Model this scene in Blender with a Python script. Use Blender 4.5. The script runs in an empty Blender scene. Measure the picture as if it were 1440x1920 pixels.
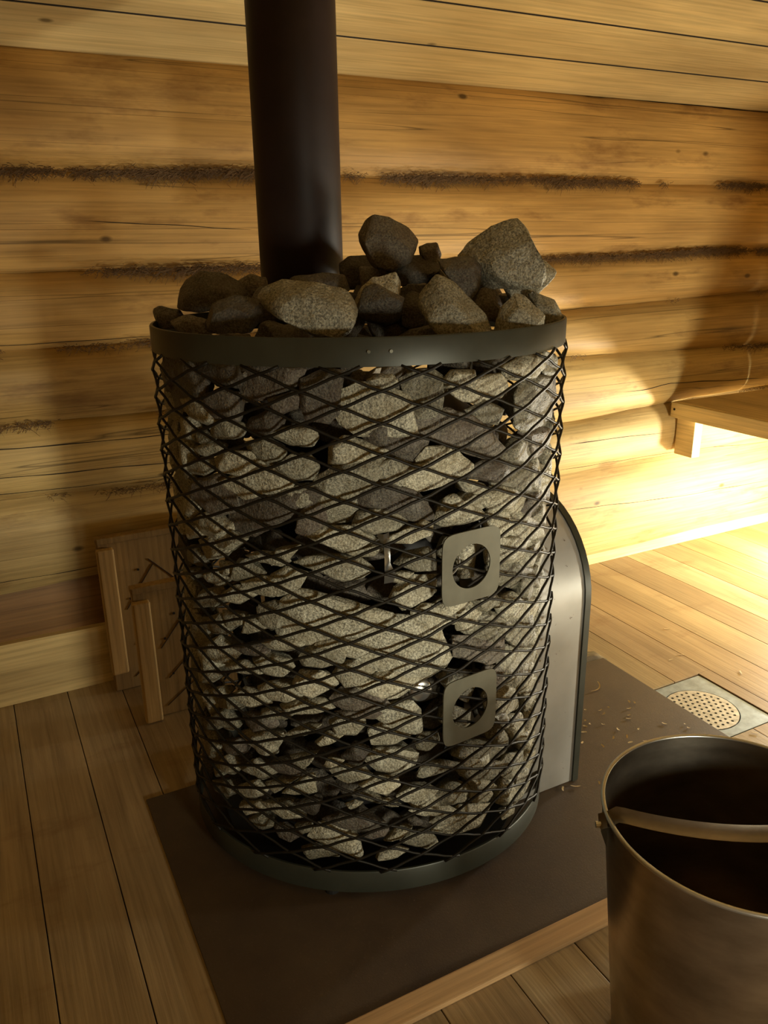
import bpy, bmesh, math, random
from mathutils import Vector, Matrix, noise

# ------------------------------------------------------------------ camera, world, lights, exposure
scn = bpy.context.scene
COL = scn.collection
cam_data = bpy.data.cameras.new('camera'); cam = bpy.data.objects.new('camera', cam_data); COL.objects.link(cam)
CR = Vector((0.88729439, -0.46099149, -0.0139823)); CU = Vector((0.15965512, 0.27857157, 0.94705233)); CF = Vector((0.432688, 0.84254657, -0.32077464))
CP = Vector((-0.57361066, -1.19288831, 1.02370923))
cam.matrix_world = Matrix(((CR.x, CU.x, -CF.x, CP.x), (CR.y, CU.y, -CF.y, CP.y), (CR.z, CU.z, -CF.z, CP.z), (0, 0, 0, 1)))
cam_data.sensor_fit = 'VERTICAL'; cam_data.sensor_height = 36; cam_data.lens = 1496.74 / 1920 * 36
cam_data.clip_start = 0.02
scn.camera = cam
scn.view_settings.view_transform = 'Standard'; scn.view_settings.look = 'None'; scn.view_settings.gamma = 1
scn.view_settings.use_curve_mapping = False
scn.view_settings.exposure = 0.0
w = bpy.data.worlds.new('world'); scn.world = w; w.use_nodes = True
w.node_tree.nodes['Background'].inputs[0].default_value = (1, .8, .55, 1)
w.node_tree.nodes['Background'].inputs[1].default_value = 0.0

def area_light(name, loc, target, size, size_y, power, color, spread=180):
    d = bpy.data.lights.new(name, 'AREA'); d.shape = 'RECTANGLE'; d.size = size; d.size_y = size_y
    d.energy = power; d.color = color; d.spread = math.radians(spread)
    o = bpy.data.objects.new(name, d); COL.objects.link(o); o.location = loc
    o.rotation_euler = (Vector(target) - Vector(loc)).to_track_quat('-Z', 'Y').to_euler(); return o
def point_light(name, loc, radius, power, color):
    d = bpy.data.lights.new(name, 'POINT'); d.energy = power; d.color = color; d.shadow_soft_size = radius
    o = bpy.data.objects.new(name, d); COL.objects.link(o); o.location = loc; return o
point_light('light_bench_and_fill', (1.80, 0.16, 0.155), 0.05, 66, (1.0, 0.96, 0.80))  # lamp under the seat
point_light('light_bench_and_fill', (1.34, -0.86, 0.20), 0.06, 46, (1.0, 0.95, 0.76))  # added fill light in front of the bench, brightens the upper wall
area_light('light_room_lamp', (0.08, -2.2, 0.55), (-0.05, 0, 0.45), 0.2, 0.2, 2.0, (1.0, 0.95, 0.76), 42)

# ------------------------------------------------------------------ helpers
R_A, R_B, R_ANG = 0.33, 0.2898, -0.4149         # the stove basket is slightly oval
def ell(th, k=1.0):                             # th in degrees (true angle round the stove)
    a, b = R_A * k, R_B * k; t = math.radians(th)
    c, s = math.cos(t - R_ANG), math.sin(t - R_ANG); r = 1 / math.hypot(c / a, s / b)
    return Vector((r * math.cos(t), r * math.sin(t), 0))
def link(name, bm, mat=None, parent=None, smooth=None):
    me = bpy.data.meshes.new(name); bm.to_mesh(me); bm.free()
    if mat: me.materials.append(mat)
    if smooth is not None:
        for p in me.polygons: p.use_smooth = True
        if smooth < 180: me.set_sharp_from_angle(angle=math.radians(smooth))
    o = bpy.data.objects.new(name, me); COL.objects.link(o)
    if parent: o.parent = parent
    return o
def tag(o, label=None, cat=None, group=None, kind=None):
    if label: o['label'] = label
    if cat: o['category'] = cat
    if group: o['group'] = group
    if kind: o['kind'] = kind
    return o
def empty(name, loc=(0, 0, 0), rz=0):
    o = bpy.data.objects.new(name, None); COL.objects.link(o); o.location = loc; o.rotation_euler = (0, 0, rz)
    o.empty_display_size = .05; return o
def box(bm, x0, x1, y0, y1, z0, z1, bev=0):
    r = bmesh.ops.create_cube(bm, size=1)
    for v in r['verts']:
        v.co = Vector((x0 + (v.co.x + .5) * (x1 - x0), y0 + (v.co.y + .5) * (y1 - y0), z0 + (v.co.z + .5) * (z1 - z0)))
    if bev:
        es = list({e for v in r['verts'] for e in v.link_edges})
        bmesh.ops.bevel(bm, geom=es, offset=bev, segments=2, affect='EDGES', profile=.6)
def tube(bm, pts, r, n=6, cap=True):
    rings = []
    for i, p in enumerate(pts):
        d = (pts[min(i + 1, len(pts) - 1)] - pts[max(i - 1, 0)]).normalized()
        u = d.cross(Vector((0, 0, 1)));
        if u.length < 1e-3: u = d.cross(Vector((1, 0, 0)))
        u.normalize(); v = u.cross(d)
        rr = r[i] if isinstance(r, (list, tuple)) else r
        rings.append([bm.verts.new(p + (u * math.cos(2 * math.pi * k / n + .4) + v * math.sin(2 * math.pi * k / n + .4)) * rr) for k in range(n)])
    for a, b in zip(rings, rings[1:]):
        for k in range(n): bm.faces.new((a[k], a[(k + 1) % n], b[(k + 1) % n], b[k]))
    if cap: bm.faces.new(rings[0][::-1]); bm.faces.new(rings[-1])
def lathe(bm, prof, n=64, c=(0, 0), close=False):
    rings = []
    for r, z in prof:
        rings.append([bm.verts.new((c[0] + r * math.cos(2 * math.pi * k / n), c[1] + r * math.sin(2 * math.pi * k / n), z)) for k in range(n)])
    prs = list(zip(rings, rings[1:])) + ([(rings[-1], rings[0])] if close else [])
    for a, b in prs:
        for k in range(n): bm.faces.new((a[k], a[(k + 1) % n], b[(k + 1) % n], b[k]))
    return rings

# ------------------------------------------------------------------ materials
def new_mat(name):
    m = bpy.data.materials.new(name); m.use_nodes = True; nt = m.node_tree
    b = nt.nodes['Principled BSDF']; return m, nt, b
def N(nt, t, **kw):
    n = nt.nodes.new(t)
    for k, v in kw.items():
        if k in n.inputs.keys() if isinstance(k, str) else False: n.inputs[k].default_value = v
        else: setattr(n, k, v)
    return n
def noise_node(nt, vec, scale, detail=4, rough=.55, dist=0):
    n = nt.nodes.new('ShaderNodeTexNoise'); n.inputs['Scale'].default_value = scale
    n.inputs['Detail'].default_value = detail; n.inputs['Roughness'].default_value = rough; n.inputs['Distortion'].default_value = dist
    nt.links.new(vec, n.inputs['Vector']); return n.outputs['Fac']
def mapping(nt, scale=(1, 1, 1), coord='Object', rot=(0, 0, 0)):
    t = nt.nodes.new('ShaderNodeTexCoord'); m = nt.nodes.new('ShaderNodeMapping'); m.inputs['Scale'].default_value = scale
    m.inputs['Rotation'].default_value = rot
    nt.links.new(t.outputs[coord], m.inputs['Vector']); return m.outputs['Vector']
def ramp(nt, fac, stops):
    r = nt.nodes.new('ShaderNodeValToRGB'); e = r.color_ramp.elements
    while len(e) < len(stops): e.new(.5)
    for q, (p, c) in zip(e, stops): q.position = p; q.color = (*c, 1) if len(c) == 3 else c
    nt.links.new(fac, r.inputs['Fac']); return r.outputs['Color']
def mixc(nt, fac, a, b, mode='MIX'):
    m = nt.nodes.new('ShaderNodeMix'); m.data_type = 'RGBA'; m.blend_type = mode
    for s, v in ((0, fac), (6, a), (7, b)):
        if isinstance(v, (int, float)): m.inputs[s].default_value = v
        elif isinstance(v, tuple): m.inputs[s].default_value = (*v, 1)
        else: nt.links.new(v, m.inputs[s])
    return m.outputs[2]
def bump(nt, b, h, strength, dist=.002):
    n = nt.nodes.new('ShaderNodeBump'); n.inputs['Strength'].default_value = strength; n.inputs['Distance'].default_value = dist
    nt.links.new(h, n.inputs['Height']); nt.links.new(n.outputs['Normal'], b.inputs['Normal'])

def wood(name, axis, light, dark, rough=.6, knots=True, tone_attr=False, stain=None, crack=.0, spec=.3):
    """procedural timber, grain along axis x or y or z"""
    m, nt, b = new_mat(name)
    s = {'x': (1.2, 14, 14), 'y': (14, 1.2, 14), 'z': (14, 14, 1.2)}[axis]
    v = mapping(nt, s); f = noise_node(nt, v, 2.2, 6, .6, .6)
    v2 = mapping(nt, tuple(q * 5 if q > 2 else q * 1.5 for q in s)); f2 = noise_node(nt, v2, 2, 4, .6)
    c = ramp(nt, f, [(.28, dark), (.62, light)])
    c = mixc(nt, .5, c, ramp(nt, f2, [(.3, tuple(q * .55 for q in light)), (.6, tuple(min(1, q * 1.12) for q in light))]))
    big = noise_node(nt, mapping(nt, tuple(.8 if q < 2 else 3 for q in s)), 2.4, 3)
    c = mixc(nt, 1.0, c, ramp(nt, big, [(.3, (.72, .68, .62)), (.65, (1.08, 1.06, 1.0))]), 'MULTIPLY')
    if knots:
        vo = nt.nodes.new('ShaderNodeTexVoronoi'); vo.inputs['Scale'].default_value = 4.4; vo.inputs['Randomness'].default_value = 1
        nt.links.new(mapping(nt, tuple(1 if q < 2 else 1.9 for q in s)), vo.inputs['Vector'])
        k = ramp(nt, vo.outputs['Distance'], [(.035, (1, 1, 1)), (.075, (0, 0, 0))])
        c = mixc(nt, k, c, tuple(q * .32 for q in dark))
    if crack:
        v3 = mapping(nt, tuple(.11 if q < 2 else 12 for q in s)); f3 = noise_node(nt, v3, 2.6, 1, .3, .0)
        k = ramp(nt, f3, [(.494, (0, 0, 0)), (.5, (1, 1, 1)), (.506, (0, 0, 0))])
        bw = nt.nodes.new('ShaderNodeMath'); bw.operation = 'MULTIPLY'; bw.inputs[1].default_value = crack
        sep = nt.nodes.new('ShaderNodeSeparateColor'); nt.links.new(k, sep.inputs[0]); nt.links.new(sep.outputs[0], bw.inputs[0])
        c = mixc(nt, bw.outputs[0], c, tuple(q * .2 for q in dark))
    if stain:
        f4 = noise_node(nt, mapping(nt, (2.5, 6, 9)), 1.6, 5, .65)
        c = mixc(nt, ramp(nt, f4, [(.56, (0, 0, 0)), (.74, (.7, .7, .7))]), c, stain)
    if tone_attr:
        a = nt.nodes.new('ShaderNodeAttribute'); a.attribute_name = 'tone'
        c = mixc(nt, 1.0, c, a.outputs['Color'], 'MULTIPLY')
    nt.links.new(c, b.inputs['Base Color']); b.inputs['Roughness'].default_value = rough
    b.inputs['Specular IOR Level'].default_value = spec
    bump(nt, b, f2, .35, .0012)
    return m
def metal(name, col, rough=.45, metallic=.9, mottle=.25, scale=30, scratch=None):
    m, nt, b = new_mat(name)
    f = noise_node(nt, mapping(nt, scratch or (1, 1, 1)), scale, 5, .6)
    c = ramp(nt, f, [(.3, tuple(q * (1 - mottle) for q in col)), (.7, tuple(min(1, q * (1 + mottle)) for q in col))])
    nt.links.new(c, b.inputs['Base Color']); b.inputs['Metallic'].default_value = metallic; b.inputs['Specular IOR Level'].default_value = .5 if metallic > .1 else .2
    rr = nt.nodes.new('ShaderNodeMapRange'); rr.inputs['To Min'].default_value = rough * .8; rr.inputs['To Max'].default_value = rough * 1.2
    nt.links.new(f, rr.inputs['Value']); nt.links.new(rr.outputs[0], b.inputs['Roughness'])
    return m

M = {}
M['log'] = wood('log_timber', 'x', (.66, .53, .265), (.45, .33, .145), .55, True, True, (.20, .11, .045), .75)
M['ceil'] = wood('ceiling_pine', 'x', (.72, .57, .29), (.60, .43, .19), .45, True)
M['base'] = wood('baseboard_pine', 'x', (.70, .54, .26), (.56, .40, .17), .5, True)
M['floor'] = wood('floor_plank_timber', 'y', (.41, .315, .185), (.28, .19, .10), .5, False, True, (.22, .13, .06))
M['bench'] = wood('bench_timber', 'y', (.82, .67, .38), (.68, .52, .27), .5, True)
M['panel'] = wood('weathered_panel_timber', 'z', (.34, .23, .10), (.17, .10, .04), .6, True, False, (.12, .07, .035))
M['batten'] = wood('pale_batten_timber', 'z', (.55, .38, .17), (.36, .23, .09), .6, False)
M['strip'] = wood('floor_strip_timber', 'x', (.50, .33, .17), (.36, .22, .10), .6, False)
M['shav'] = wood('shaving_timber', 'x', (.85, .72, .45), (.7, .55, .3), .7, False)

def stone_mat(name, lo, hi, brown):
    m, nt, b = new_mat(name)
    oi = nt.nodes.new('ShaderNodeObjectInfo')
    v = mapping(nt, (1, 1, 1)); 
    f = noise_node(nt, v, 330, 3, .75); g = noise_node(nt, v, 28, 5, .6); h = noise_node(nt, v, 90, 4, .6)
    c = ramp(nt, f, [(.36, lo), (.5, tuple(a * .55 + q * .45 for a, q in zip(lo, hi))), (.66, hi)])
    c = mixc(nt, ramp(nt, g, [(.42, (0, 0, 0)), (.68, (.55, .55, .55))]), c, brown)
    t = ramp(nt, oi.outputs['Random'], [(0, (.42, .40, .35)), (.45, (.80, .78, .73)), (1, (1.08, 1.04, .96))])
    c = mixc(nt, 1.0, c, t, 'MULTIPLY')
    nt.links.new(c, b.inputs['Base Color']); b.inputs['Roughness'].default_value = .55; b.inputs['Specular IOR Level'].default_value = .45
    add = nt.nodes.new('ShaderNodeMath'); add.operation = 'MULTIPLY_ADD'; nt.links.new(h, add.inputs[0]); add.inputs[1].default_value = 2.2; nt.links.new(f, add.inputs[2])
    bump(nt, b, add.outputs[0], .9, .0022)
    return m
M['stone'] = stone_mat('olivine_stone', (.10, .095, .075), (.62, .60, .48), (.20, .165, .09))
M['stone_dark'] = stone_mat('dark_stone', (.045, .038, .032), (.20, .18, .14), (.075, .045, .028))  # darker version of the stone
M['stone_pale'] = stone_mat('pale_stone', (.5, .48, .42), (.8, .78, .7), (.5, .45, .38))
M['band'] = metal('band_steel', (.036, .038, .027), .42, .3, .15, 14)
M['wire'] = metal('mesh_steel', (.012, .0095, .006), .5, .1, .2, 60)
M['flue'] = metal('flue_steel', (.022, .013, .011), .5, .0, .25, 9)
M['core'] = metal('firebox_steel', (.02, .019, .018), .6, .4, .2, 12)
M['plate'] = metal('plate_steel', (.105, .10, .072), .45, .55, .12, 22)
M['bright'] = metal('bright_steel', (.55, .55, .52), .3, .95, .1, 20)
M['pail'] = metal('pail_steel', (.36, .31, .24), .30, .95, .3, 9, (1, 1, 2.2))
M['drain'] = metal('drain_steel', (.22, .28, .34), .45, .4, .3, 40)
M['grate'] = metal('grate_steel', (.40, .39, .35), .5, .5, .35, 70)
M['tin'] = metal('tin_sheet', (.30, .28, .24), .4, .8, .2, 30)

def sleeve_mat():
    m, nt, b = new_mat('sleeve_steel')
    f = noise_node(nt, mapping(nt, (1, 1, 1)), 55, 6, .7); g = noise_node(nt, mapping(nt, (1, 1, 1)), 7, 4)
    c = ramp(nt, g, [(.3, (.33, .325, .30)), (.7, (.46, .455, .43))])
    k = ramp(nt, f, [(.66, (0, 0, 0)), (.70, (1, 1, 1))])
    c = mixc(nt, k, c, (.10, .07, .05))
    nt.links.new(c, b.inputs['Base Color']); b.inputs['Metallic'].default_value = .45; b.inputs['Roughness'].default_value = .38
    return m
M['sleeve'] = sleeve_mat()
def mat_mat():
    m, nt, b = new_mat('hearth_plate')
    f = noise_node(nt, mapping(nt, (1, 1, 1)), 300, 4, .8); g = noise_node(nt, mapping(nt, (1, 1, 1)), 5, 5, .65)
    c = ramp(nt, g, [(.3, (.042, .024, .012)), (.72, (.075, .048, .023))])
    c = mixc(nt, ramp(nt, f, [(.62, (0, 0, 0)), (.75, (.5, .5, .5))]), c, (.26, .19, .11))
    nt.links.new(c, b.inputs['Base Color']); b.inputs['Roughness'].default_value = .6
    bump(nt, b, f, .4, .0008); return m
M['hearth'] = mat_mat()
m, nt, b = new_mat('dark_shade_and_marks'); b.inputs['Base Color'].default_value = (.02, .014, .01, 1); b.inputs['Roughness'].default_value = .9; M['shade_marks'] = m
m, nt, b = new_mat('caulk_fibre'); b.inputs['Base Color'].default_value = (.11, .06, .022, 1); b.inputs['Roughness'].default_value = .9; M['caulk'] = m
m, nt, b = new_mat('door_glass'); b.inputs['Base Color'].default_value = (.02, .02, .02, 1); b.inputs['Roughness'].default_value = .1; M['glass'] = m

# ------------------------------------------------------------------ the setting
rnd = random.Random(4)
X0, X1, Y0, Y1 = -2.0, 2.75, -2.75, 0.675
SL = math.tan(math.radians(17)); ZC = 1.397
def lerp_pts(pts, x):
    if x <= pts[0][0]: return pts[0][1]
    for (a, za), (c, zc) in zip(pts, pts[1:]):
        if x <= c: return za + (zc - za) * (x - a) / (c - a)
    return pts[-1][1]
JOINTS = [[(0, 0.0)], [(-.6, .275), (-.2, .285), (1.0, .325), (1.9, .332)], [(-.56, .495), (-.2, .484), (.98, .492), (1.43, .506), (1.9, .525)],
          [(-.53, .658), (-.2, .657), (.98, .695), (1.86, .669)], [(-.51, .818), (-.2, .819), (.97, .825), (1.82, .851)],
          [(-.49, .971), (.05, .973), (.92, .972), (1.8, .982)], [(-.45, 1.168), (.07, 1.176), (.28, 1.174), (1.76, 1.174)],
          [(-.42, 1.397), (-.3, 1.396), (-.149, 1.403), (.06, 1.399), (.53, 1.397), (.85, 1.398), (1.19, 1.393), (1.71, 1.389)], [(0, 1.62)]]
def joint_z(j, x):
    z = lerp_pts(JOINTS[j], x)
    if 0 < j < 8: z += .005 * noise.noise(Vector((x * 2.3, j * 7.1, 0))) + .0025 * noise.noise(Vector((x * 9, j * 3.7, 4)))
    return z
def log_wall():
    bm = bmesh.new(); cl = bm.loops.layers.color.new('tone')
    nx, nt_ = 260, 18
    tones = [(.66, .55, .46), (.93, .9, .86), (.97, .93, .86), (.9, .83, .72), (.95, .86, .74), (1, .9, .78), (.98, .88, .74), (.9, .8, .65)]
    for j in range(8):
        grid = []
        for i in range(nx + 1):
            x = X0 + (X1 - X0) * i / nx; za, zb = joint_z(j, x), joint_z(j + 1, x); col = []
            for k in range(nt_ + 1):
                t = -1 + 2 * k / nt_; u = (t + 1) / 2
                tt = math.sin(t * math.pi / 2) * .5 + t * .5
                q0 = min(1, max(0, (x + .1) / .5)) if j == 0 else 1
                b_ = (1 - abs(tt) ** 3.2) * (.012 + .022 * q0) - .012 * (1 - q0)
                y = .690 - b_ - .004 * noise.noise(Vector((x * 1.7, u * 1.5, j * 5.0))) - .0012 * noise.noise(Vector((x * 5, u * 24, j)))
                z = za + (zb - za) * (tt + 1) / 2
                col.append(bm.verts.new((x, y, z)))
            grid.append(col)
        for i in range(nx):
            for k in range(nt_):
                f = bm.faces.new((grid[i][k], grid[i + 1][k], grid[i + 1][k + 1], grid[i][k + 1]))
                for l in f.loops:
                    tn = tones[j]
                    if j == 0:
                        q = min(1, max(0, (l.vert.co.x + .1) / .5)); tn = tuple(a * (1 - q) + b_ * q for a, b_ in zip(tn, (.92, .88, .82)))
                    l[cl] = (*tn, 1)
    # solid backing
    bm2 = bmesh.new(); box(bm2, X0, X1, .722, .80, 0, 1.62); me = bpy.data.meshes.new('t'); bm2.to_mesh(me); bm2.free()
    n0 = len(bm.faces); bm.from_mesh(me); bm.faces.ensure_lookup_table()
    for f in bm.faces[n0:]:
        for l in f.loops: l[cl] = (.1, .08, .06, 1)
    return link('wall_back', bm, M['log'], None, 60)
wall = tag(log_wall(), kind='structure')

def caulking():                                  # fuzzy tow sticking out between the logs
    bm = bmesh.new(); r = random.Random(9)
    for j, dens, x0, x1, th in ((6, 6500, -1.0, 2.0, .40), (5, 5200, -1.0, 2.0, .38), (3, 1800, -1.0, 2.0, .50), (4, 900, -1, 2, .60), (2, 420, -1, 2, .6), (1, 300, -1, .0, .5)):
        n = 0; tries = 0
        while n < dens and tries < dens * 20:
            tries += 1
            x = r.uniform(x0, x1); q = noise.noise(Vector((x * 3.6, j * 3.3, 1.7))) * .42 + noise.noise(Vector((x * 15, j * 3.3, 6.7))) * .2 + .5
            if q < th + r.uniform(-.05, .05): continue
            n += 1
            z = joint_z(j, x) + r.gauss(0, .0035); L = r.uniform(.008, .027) * (.5 + (q - th) * 2.4); a = r.uniform(-1, 1) * 1.2 + (math.pi if r.random() < .5 else 0)
            p = Vector((x, .678 - r.uniform(0, .02), z)); d = Vector((math.cos(a), -.22 * r.random(), math.sin(a) * .8 - .12)); w_ = .00065
            prev = None; 
            for s in range(4):
                pt = p + d * L * s / 3 + Vector((0, 0, -.3 * L * (s / 3) ** 2)) + Vector((r.uniform(-1, 1), 0, r.uniform(-1, 1))) * .0012 * s
                pr_ = (bm.verts.new(pt + Vector((0, 0, w_))), bm.verts.new(pt - Vector((0, 0, w_)) + Vector((w_ * .5, 0, 0))))
                if prev: bm.faces.new((prev[0], prev[1], pr_[1], pr_[0]))
                prev = pr_
    return link('tow_caulking', bm, M['caulk'], wall)
tag(caulking(), label='dark brown tow sticking out of the log joints', kind='stuff')

from mathutils.bvhtree import BVHTree
CRACKS = [[(-1.9, 1.394), (-.42, 1.3945), (-.3, 1.3935), (-.149, 1.4005), (.06, 1.3965), (.53, 1.3945), (.85, 1.3955), (1.19, 1.3905), (1.71, 1.3865), (2.4, 1.385)], [(0.9, 0.352), (1.203, 0.343), (1.46, 0.34), (1.95, 0.315)], [(0.95, 0.22), (1.241, 0.202), (1.504, 0.186), (1.965, 0.175)],  # first entry is a dark line along the joint below the ceiling
    [(1.213, 0.569), (1.313, 0.572), (1.415, 0.581), (1.622, 0.57), (1.886, 0.557)], [(-1.5, .62), (-0.542, 0.614), (-0.38, 0.609), (-0.265, 0.605), (0.1, 0.613)],
    [(-1.5, .558), (-0.552, 0.552), (-0.389, 0.546), (0.0, 0.53)], [(-1.5, .83), (-0.509, 0.829), (-0.352, 0.829), (-0.1, 0.829)], [(-1.2, .312), (-0.589, 0.311), (-0.477, 0.31), (-0.3, 0.31)],
    [(-0.321, 1.072), (-0.157, 1.067), (-0.04, 1.057), (0.047, 1.054)], [(-1.4, .525), (-0.558, 0.513), (-0.394, 0.506), (-0.1, 0.502)], [(1.0, .43), (1.3, .425), (1.42, .418)]]
def cracks():
    me = wall.data; bvh = BVHTree.FromPolygons([v.co for v in me.vertices], [p.vertices[:] for p in me.polygons]); bm = bmesh.new()
    for ci, ln in enumerate(CRACKS):
        x0, x1 = ln[0][0], ln[-1][0]; n = max(6, int(abs(x1 - x0) / .012)); prev = None
        for i in range(n + 1):
            x = x0 + (x1 - x0) * i / n; z = lerp_pts(ln, x) + .003 * noise.noise(Vector((x * 8, ci * 5, 0)))
            h = (.0006 + .0014 * abs(noise.noise(Vector((x * 6, ci * 9, 2))))) * min(1, 6 * i / n, 6 * (n - i) / n + .1) * (1.8 if ci in (0, 3) else 1)
            cur = []
            for s in (-1, 1):
                hit = bvh.ray_cast(Vector((x, .3, z + s * h)), Vector((0, 1, 0)))[0]
                cur.append(bm.verts.new(hit + Vector((0, -.0004, 0))))
            if prev: bm.faces.new((prev[0], cur[0], cur[1], prev[1]))
            prev = cur
    return link('crack_and_joint_line', bm, M['shade_marks'], wall)
cracks()

def floor():
    bm = bmesh.new(); cl = bm.loops.layers.color.new('tone'); W = .1195; r = random.Random(2)
    hx0, hx1, hy0, hy1 = .690, .909, -.222, .002
    x = .947 - W * 25
    while x < X1:
        a, c = x + .0009, x + W - .0009
        t = r.uniform(.82, 1.08); tone = (t, t * r.uniform(.95, 1.0), t * r.uniform(.9, 1.0), 1)
        rects = [(a, c, Y0, .70)]
        if c > hx0 and a < hx1:
            rects = [(a, c, Y0, hy0), (a, c, hy1, .70)]
            if a < hx0: rects.append((a, hx0, hy0, hy1))
            if c > hx1: rects.append((hx1, c, hy0, hy1))
        for (p, q, s, u) in rects:
            n0 = len(bm.faces); box(bm, p, q, s, u, -.03, 0, .0008); bm.faces.ensure_lookup_table()
            for f in bm.faces[n0:]:
                for l in f.loops: l[cl] = tone
        x += W
    n0 = len(bm.faces); box(bm, X0, X1, Y0, .75, -.08, -.031); bm.faces.ensure_lookup_table()
    for f in bm.faces[n0:]:
        for l in f.loops: l[cl] = (.1, .07, .05, 1)
    return link('floor', bm, M['floor'])
tag(floor(), kind='structure')

def ceiling():
    bm = bmesh.new(); W = .1535; s = 0.0; ca, sa = math.cos(math.radians(17)), math.sin(math.radians(17))
    off = -.028; r = random.Random(8)
    d0 = off - .0
    while s + off < 3.75:
        a, c = s + off + .0, s + off + W
        # board profile with a small V groove towards the viewer side
        prof = [(a + .001, .003), (a + .003, 0), (c - .003, 0), (c - .001, .002), (c - .001, .02), (a + .001, .02)]
        vs = []
        for x in (X0, X1):
            row = []
            for d, h in prof:
                y = Y1 - .015 - d * ca - h * -sa * 0; z = ZC + d * sa + h
                row.append(bm.verts.new((x, y, z)))
            vs.append(row)
        n = len(prof)
        for k in range(n):
            f = bm.faces.new((vs[0][k], vs[1][k], vs[1][(k + 1) % n], vs[0][(k + 1) % n]))
            if k in (2, 3, 5): f.material_index = 1  # board edges painted dark to stand for shade in the seams
        bm.faces.new(vs[0][::-1]); bm.faces.new(vs[1]); s += W
    vs = []
    for x in (X0, X1):
        vs.append([bm.verts.new((x, Y1 - .015 - d * ca, ZC + d * sa + h)) for d, h in ((-.05, .0205), (3.75, .0205), (3.75, .05), (-.05, .05))])
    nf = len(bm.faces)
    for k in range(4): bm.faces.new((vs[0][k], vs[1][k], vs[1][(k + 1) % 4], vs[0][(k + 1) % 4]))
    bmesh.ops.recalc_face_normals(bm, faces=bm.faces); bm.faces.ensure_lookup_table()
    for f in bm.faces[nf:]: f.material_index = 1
    o = link('ceiling', bm, M['ceil']); o.data.materials.append(M['shade_marks']); return o
tag(ceiling(), kind='structure')

def plain_wall(name, x0, x1, y0, y1, z1, axis):
    bm = bmesh.new(); n = 14
    for k in range(n):                           # horizontal cladding boards
        za, zb = z1 * k / n, z1 * (k + 1) / n
        if axis == 'x': box(bm, x0, x1, y0, y1, za + .001, zb - .001, .004)
        else: box(bm, x0, x1, y0, y1, za + .001, zb - .001, .004)
    return tag(link(name, bm, M['base']), kind='structure')
plain_wall('wall_left', X0 - .03, X0, Y0, .69, 2.45, 'y')
plain_wall('wall_right', X1, X1 + .03, Y0, .69, 2.45, 'y')
plain_wall('wall_front', X0, X1, Y0 - .03, Y0, 2.45, 'x')

def baseboard():
    bm = bmesh.new()
    zt = lambda x: lerp_pts([(-.6, .157), (-.38, .153), (1.1, .124), (2.0, .114)], x)
    rows = []
    n = 60
    for i in range(n + 1):
        x = X0 + (X1 - X0) * i / n; t = zt(x) + .0015 * noise.noise(Vector((x * 3, 0, 0)))
        rows.append([bm.verts.new((x, y, z)) for y, z in ((.70, .0005), (.672, .0005), (.667, t - .006), (.671, t), (.70, t))])
    for a, b_ in zip(rows, rows[1:]):
        for k in range(5): bm.faces.new((a[k], a[(k + 1) % 5], b_[(k + 1) % 5], b_[k]))
    bm.faces.new(rows[0][::-1]); bm.faces.new(rows[-1]); bmesh.ops.recalc_face_normals(bm, faces=bm.faces)
    return link('baseboard_back', bm, M['base'])
tag(baseboard(), kind='structure')

# ------------------------------------------------------------------ bench on the right
bench = tag(empty('bench', (1.44, .0, 0)), 'pale wooden bench fixed to the log wall at right, lit from below', 'bench')
bm = bmesh.new()
yy = .655
for k, wd in enumerate((.18, .18, .18, .18, .18)):
    pass
for k in range(5):                               # seat of long boards running away from the log wall
    box(bm, .0 + .001 + k * .17, .0 + .169 + k * .17, -1.75, .652, .490, .521, .003)
link('seat', bm, M['bench'], bench)
bm = bmesh.new(); box(bm, -.012, .016, -1.75, .655, .470, .5195, .002); link('front_rail', bm, M['bench'], bench)
bm = bmesh.new(); box(bm, .016, .052, .575, .650, .345, .4895, .003); link('wall_support', bm, M['bench'], bench)
bm = bmesh.new(); tube(bm, [Vector((-.0135, .64, .498)), Vector((-.0115, .64, .498))], .004, 10); link('screw', bm, M['core'], bench)
bm = bmesh.new(); box(bm, .05, .11, -1.7, -1.64, 0, .4895, .003); link('leg', bm, M['bench'], bench)

# ------------------------------------------------------------------ hearth plate, strip, drain, tin corner
bm = bmesh.new(); box(bm, -.402, .752, -.44, .17, .0012, .0045, .0008)
tag(link('hearth_plate', bm, M['hearth']), 'thin dark brown hearth plate under the stove', 'floor plate')
bm = bmesh.new(); box(bm, -.75, .62, -.480, -.4415, .0005, .010, .002)
tag(link('wooden_strip', bm, M['strip']), 'pale wooden strip along the front edge of the hearth plate', 'strip')
bm = bmesh.new()
g = []
for i in range(13):
    a = i / 12; row = []
    for k in range(7):
        q = k / 6; x = .60 + a * .16; y = .171 + q * .05 - .01 * a
        z = .0012 + .011 * math.exp(-((q - .45) / .2) ** 2) * (.4 + .6 * math.sin(a * 2.6)) * (a < .97)
        row.append(bm.verts.new((x, y + .012 * math.sin(a * 3) * q, z)))
    g.append(row)
for i in range(12):
    for k in range(6): bm.faces.new((g[i][k], g[i + 1][k], g[i + 1][k + 1], g[i][k + 1]))
bmesh.ops.solidify(bm, geom=bm.faces[:], thickness=.001)
tag(link('sheet_scrap', bm, M['tin'], None, 60), 'crumpled grey metal scrap at the far corner of the hearth plate', 'metal scrap')

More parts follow.
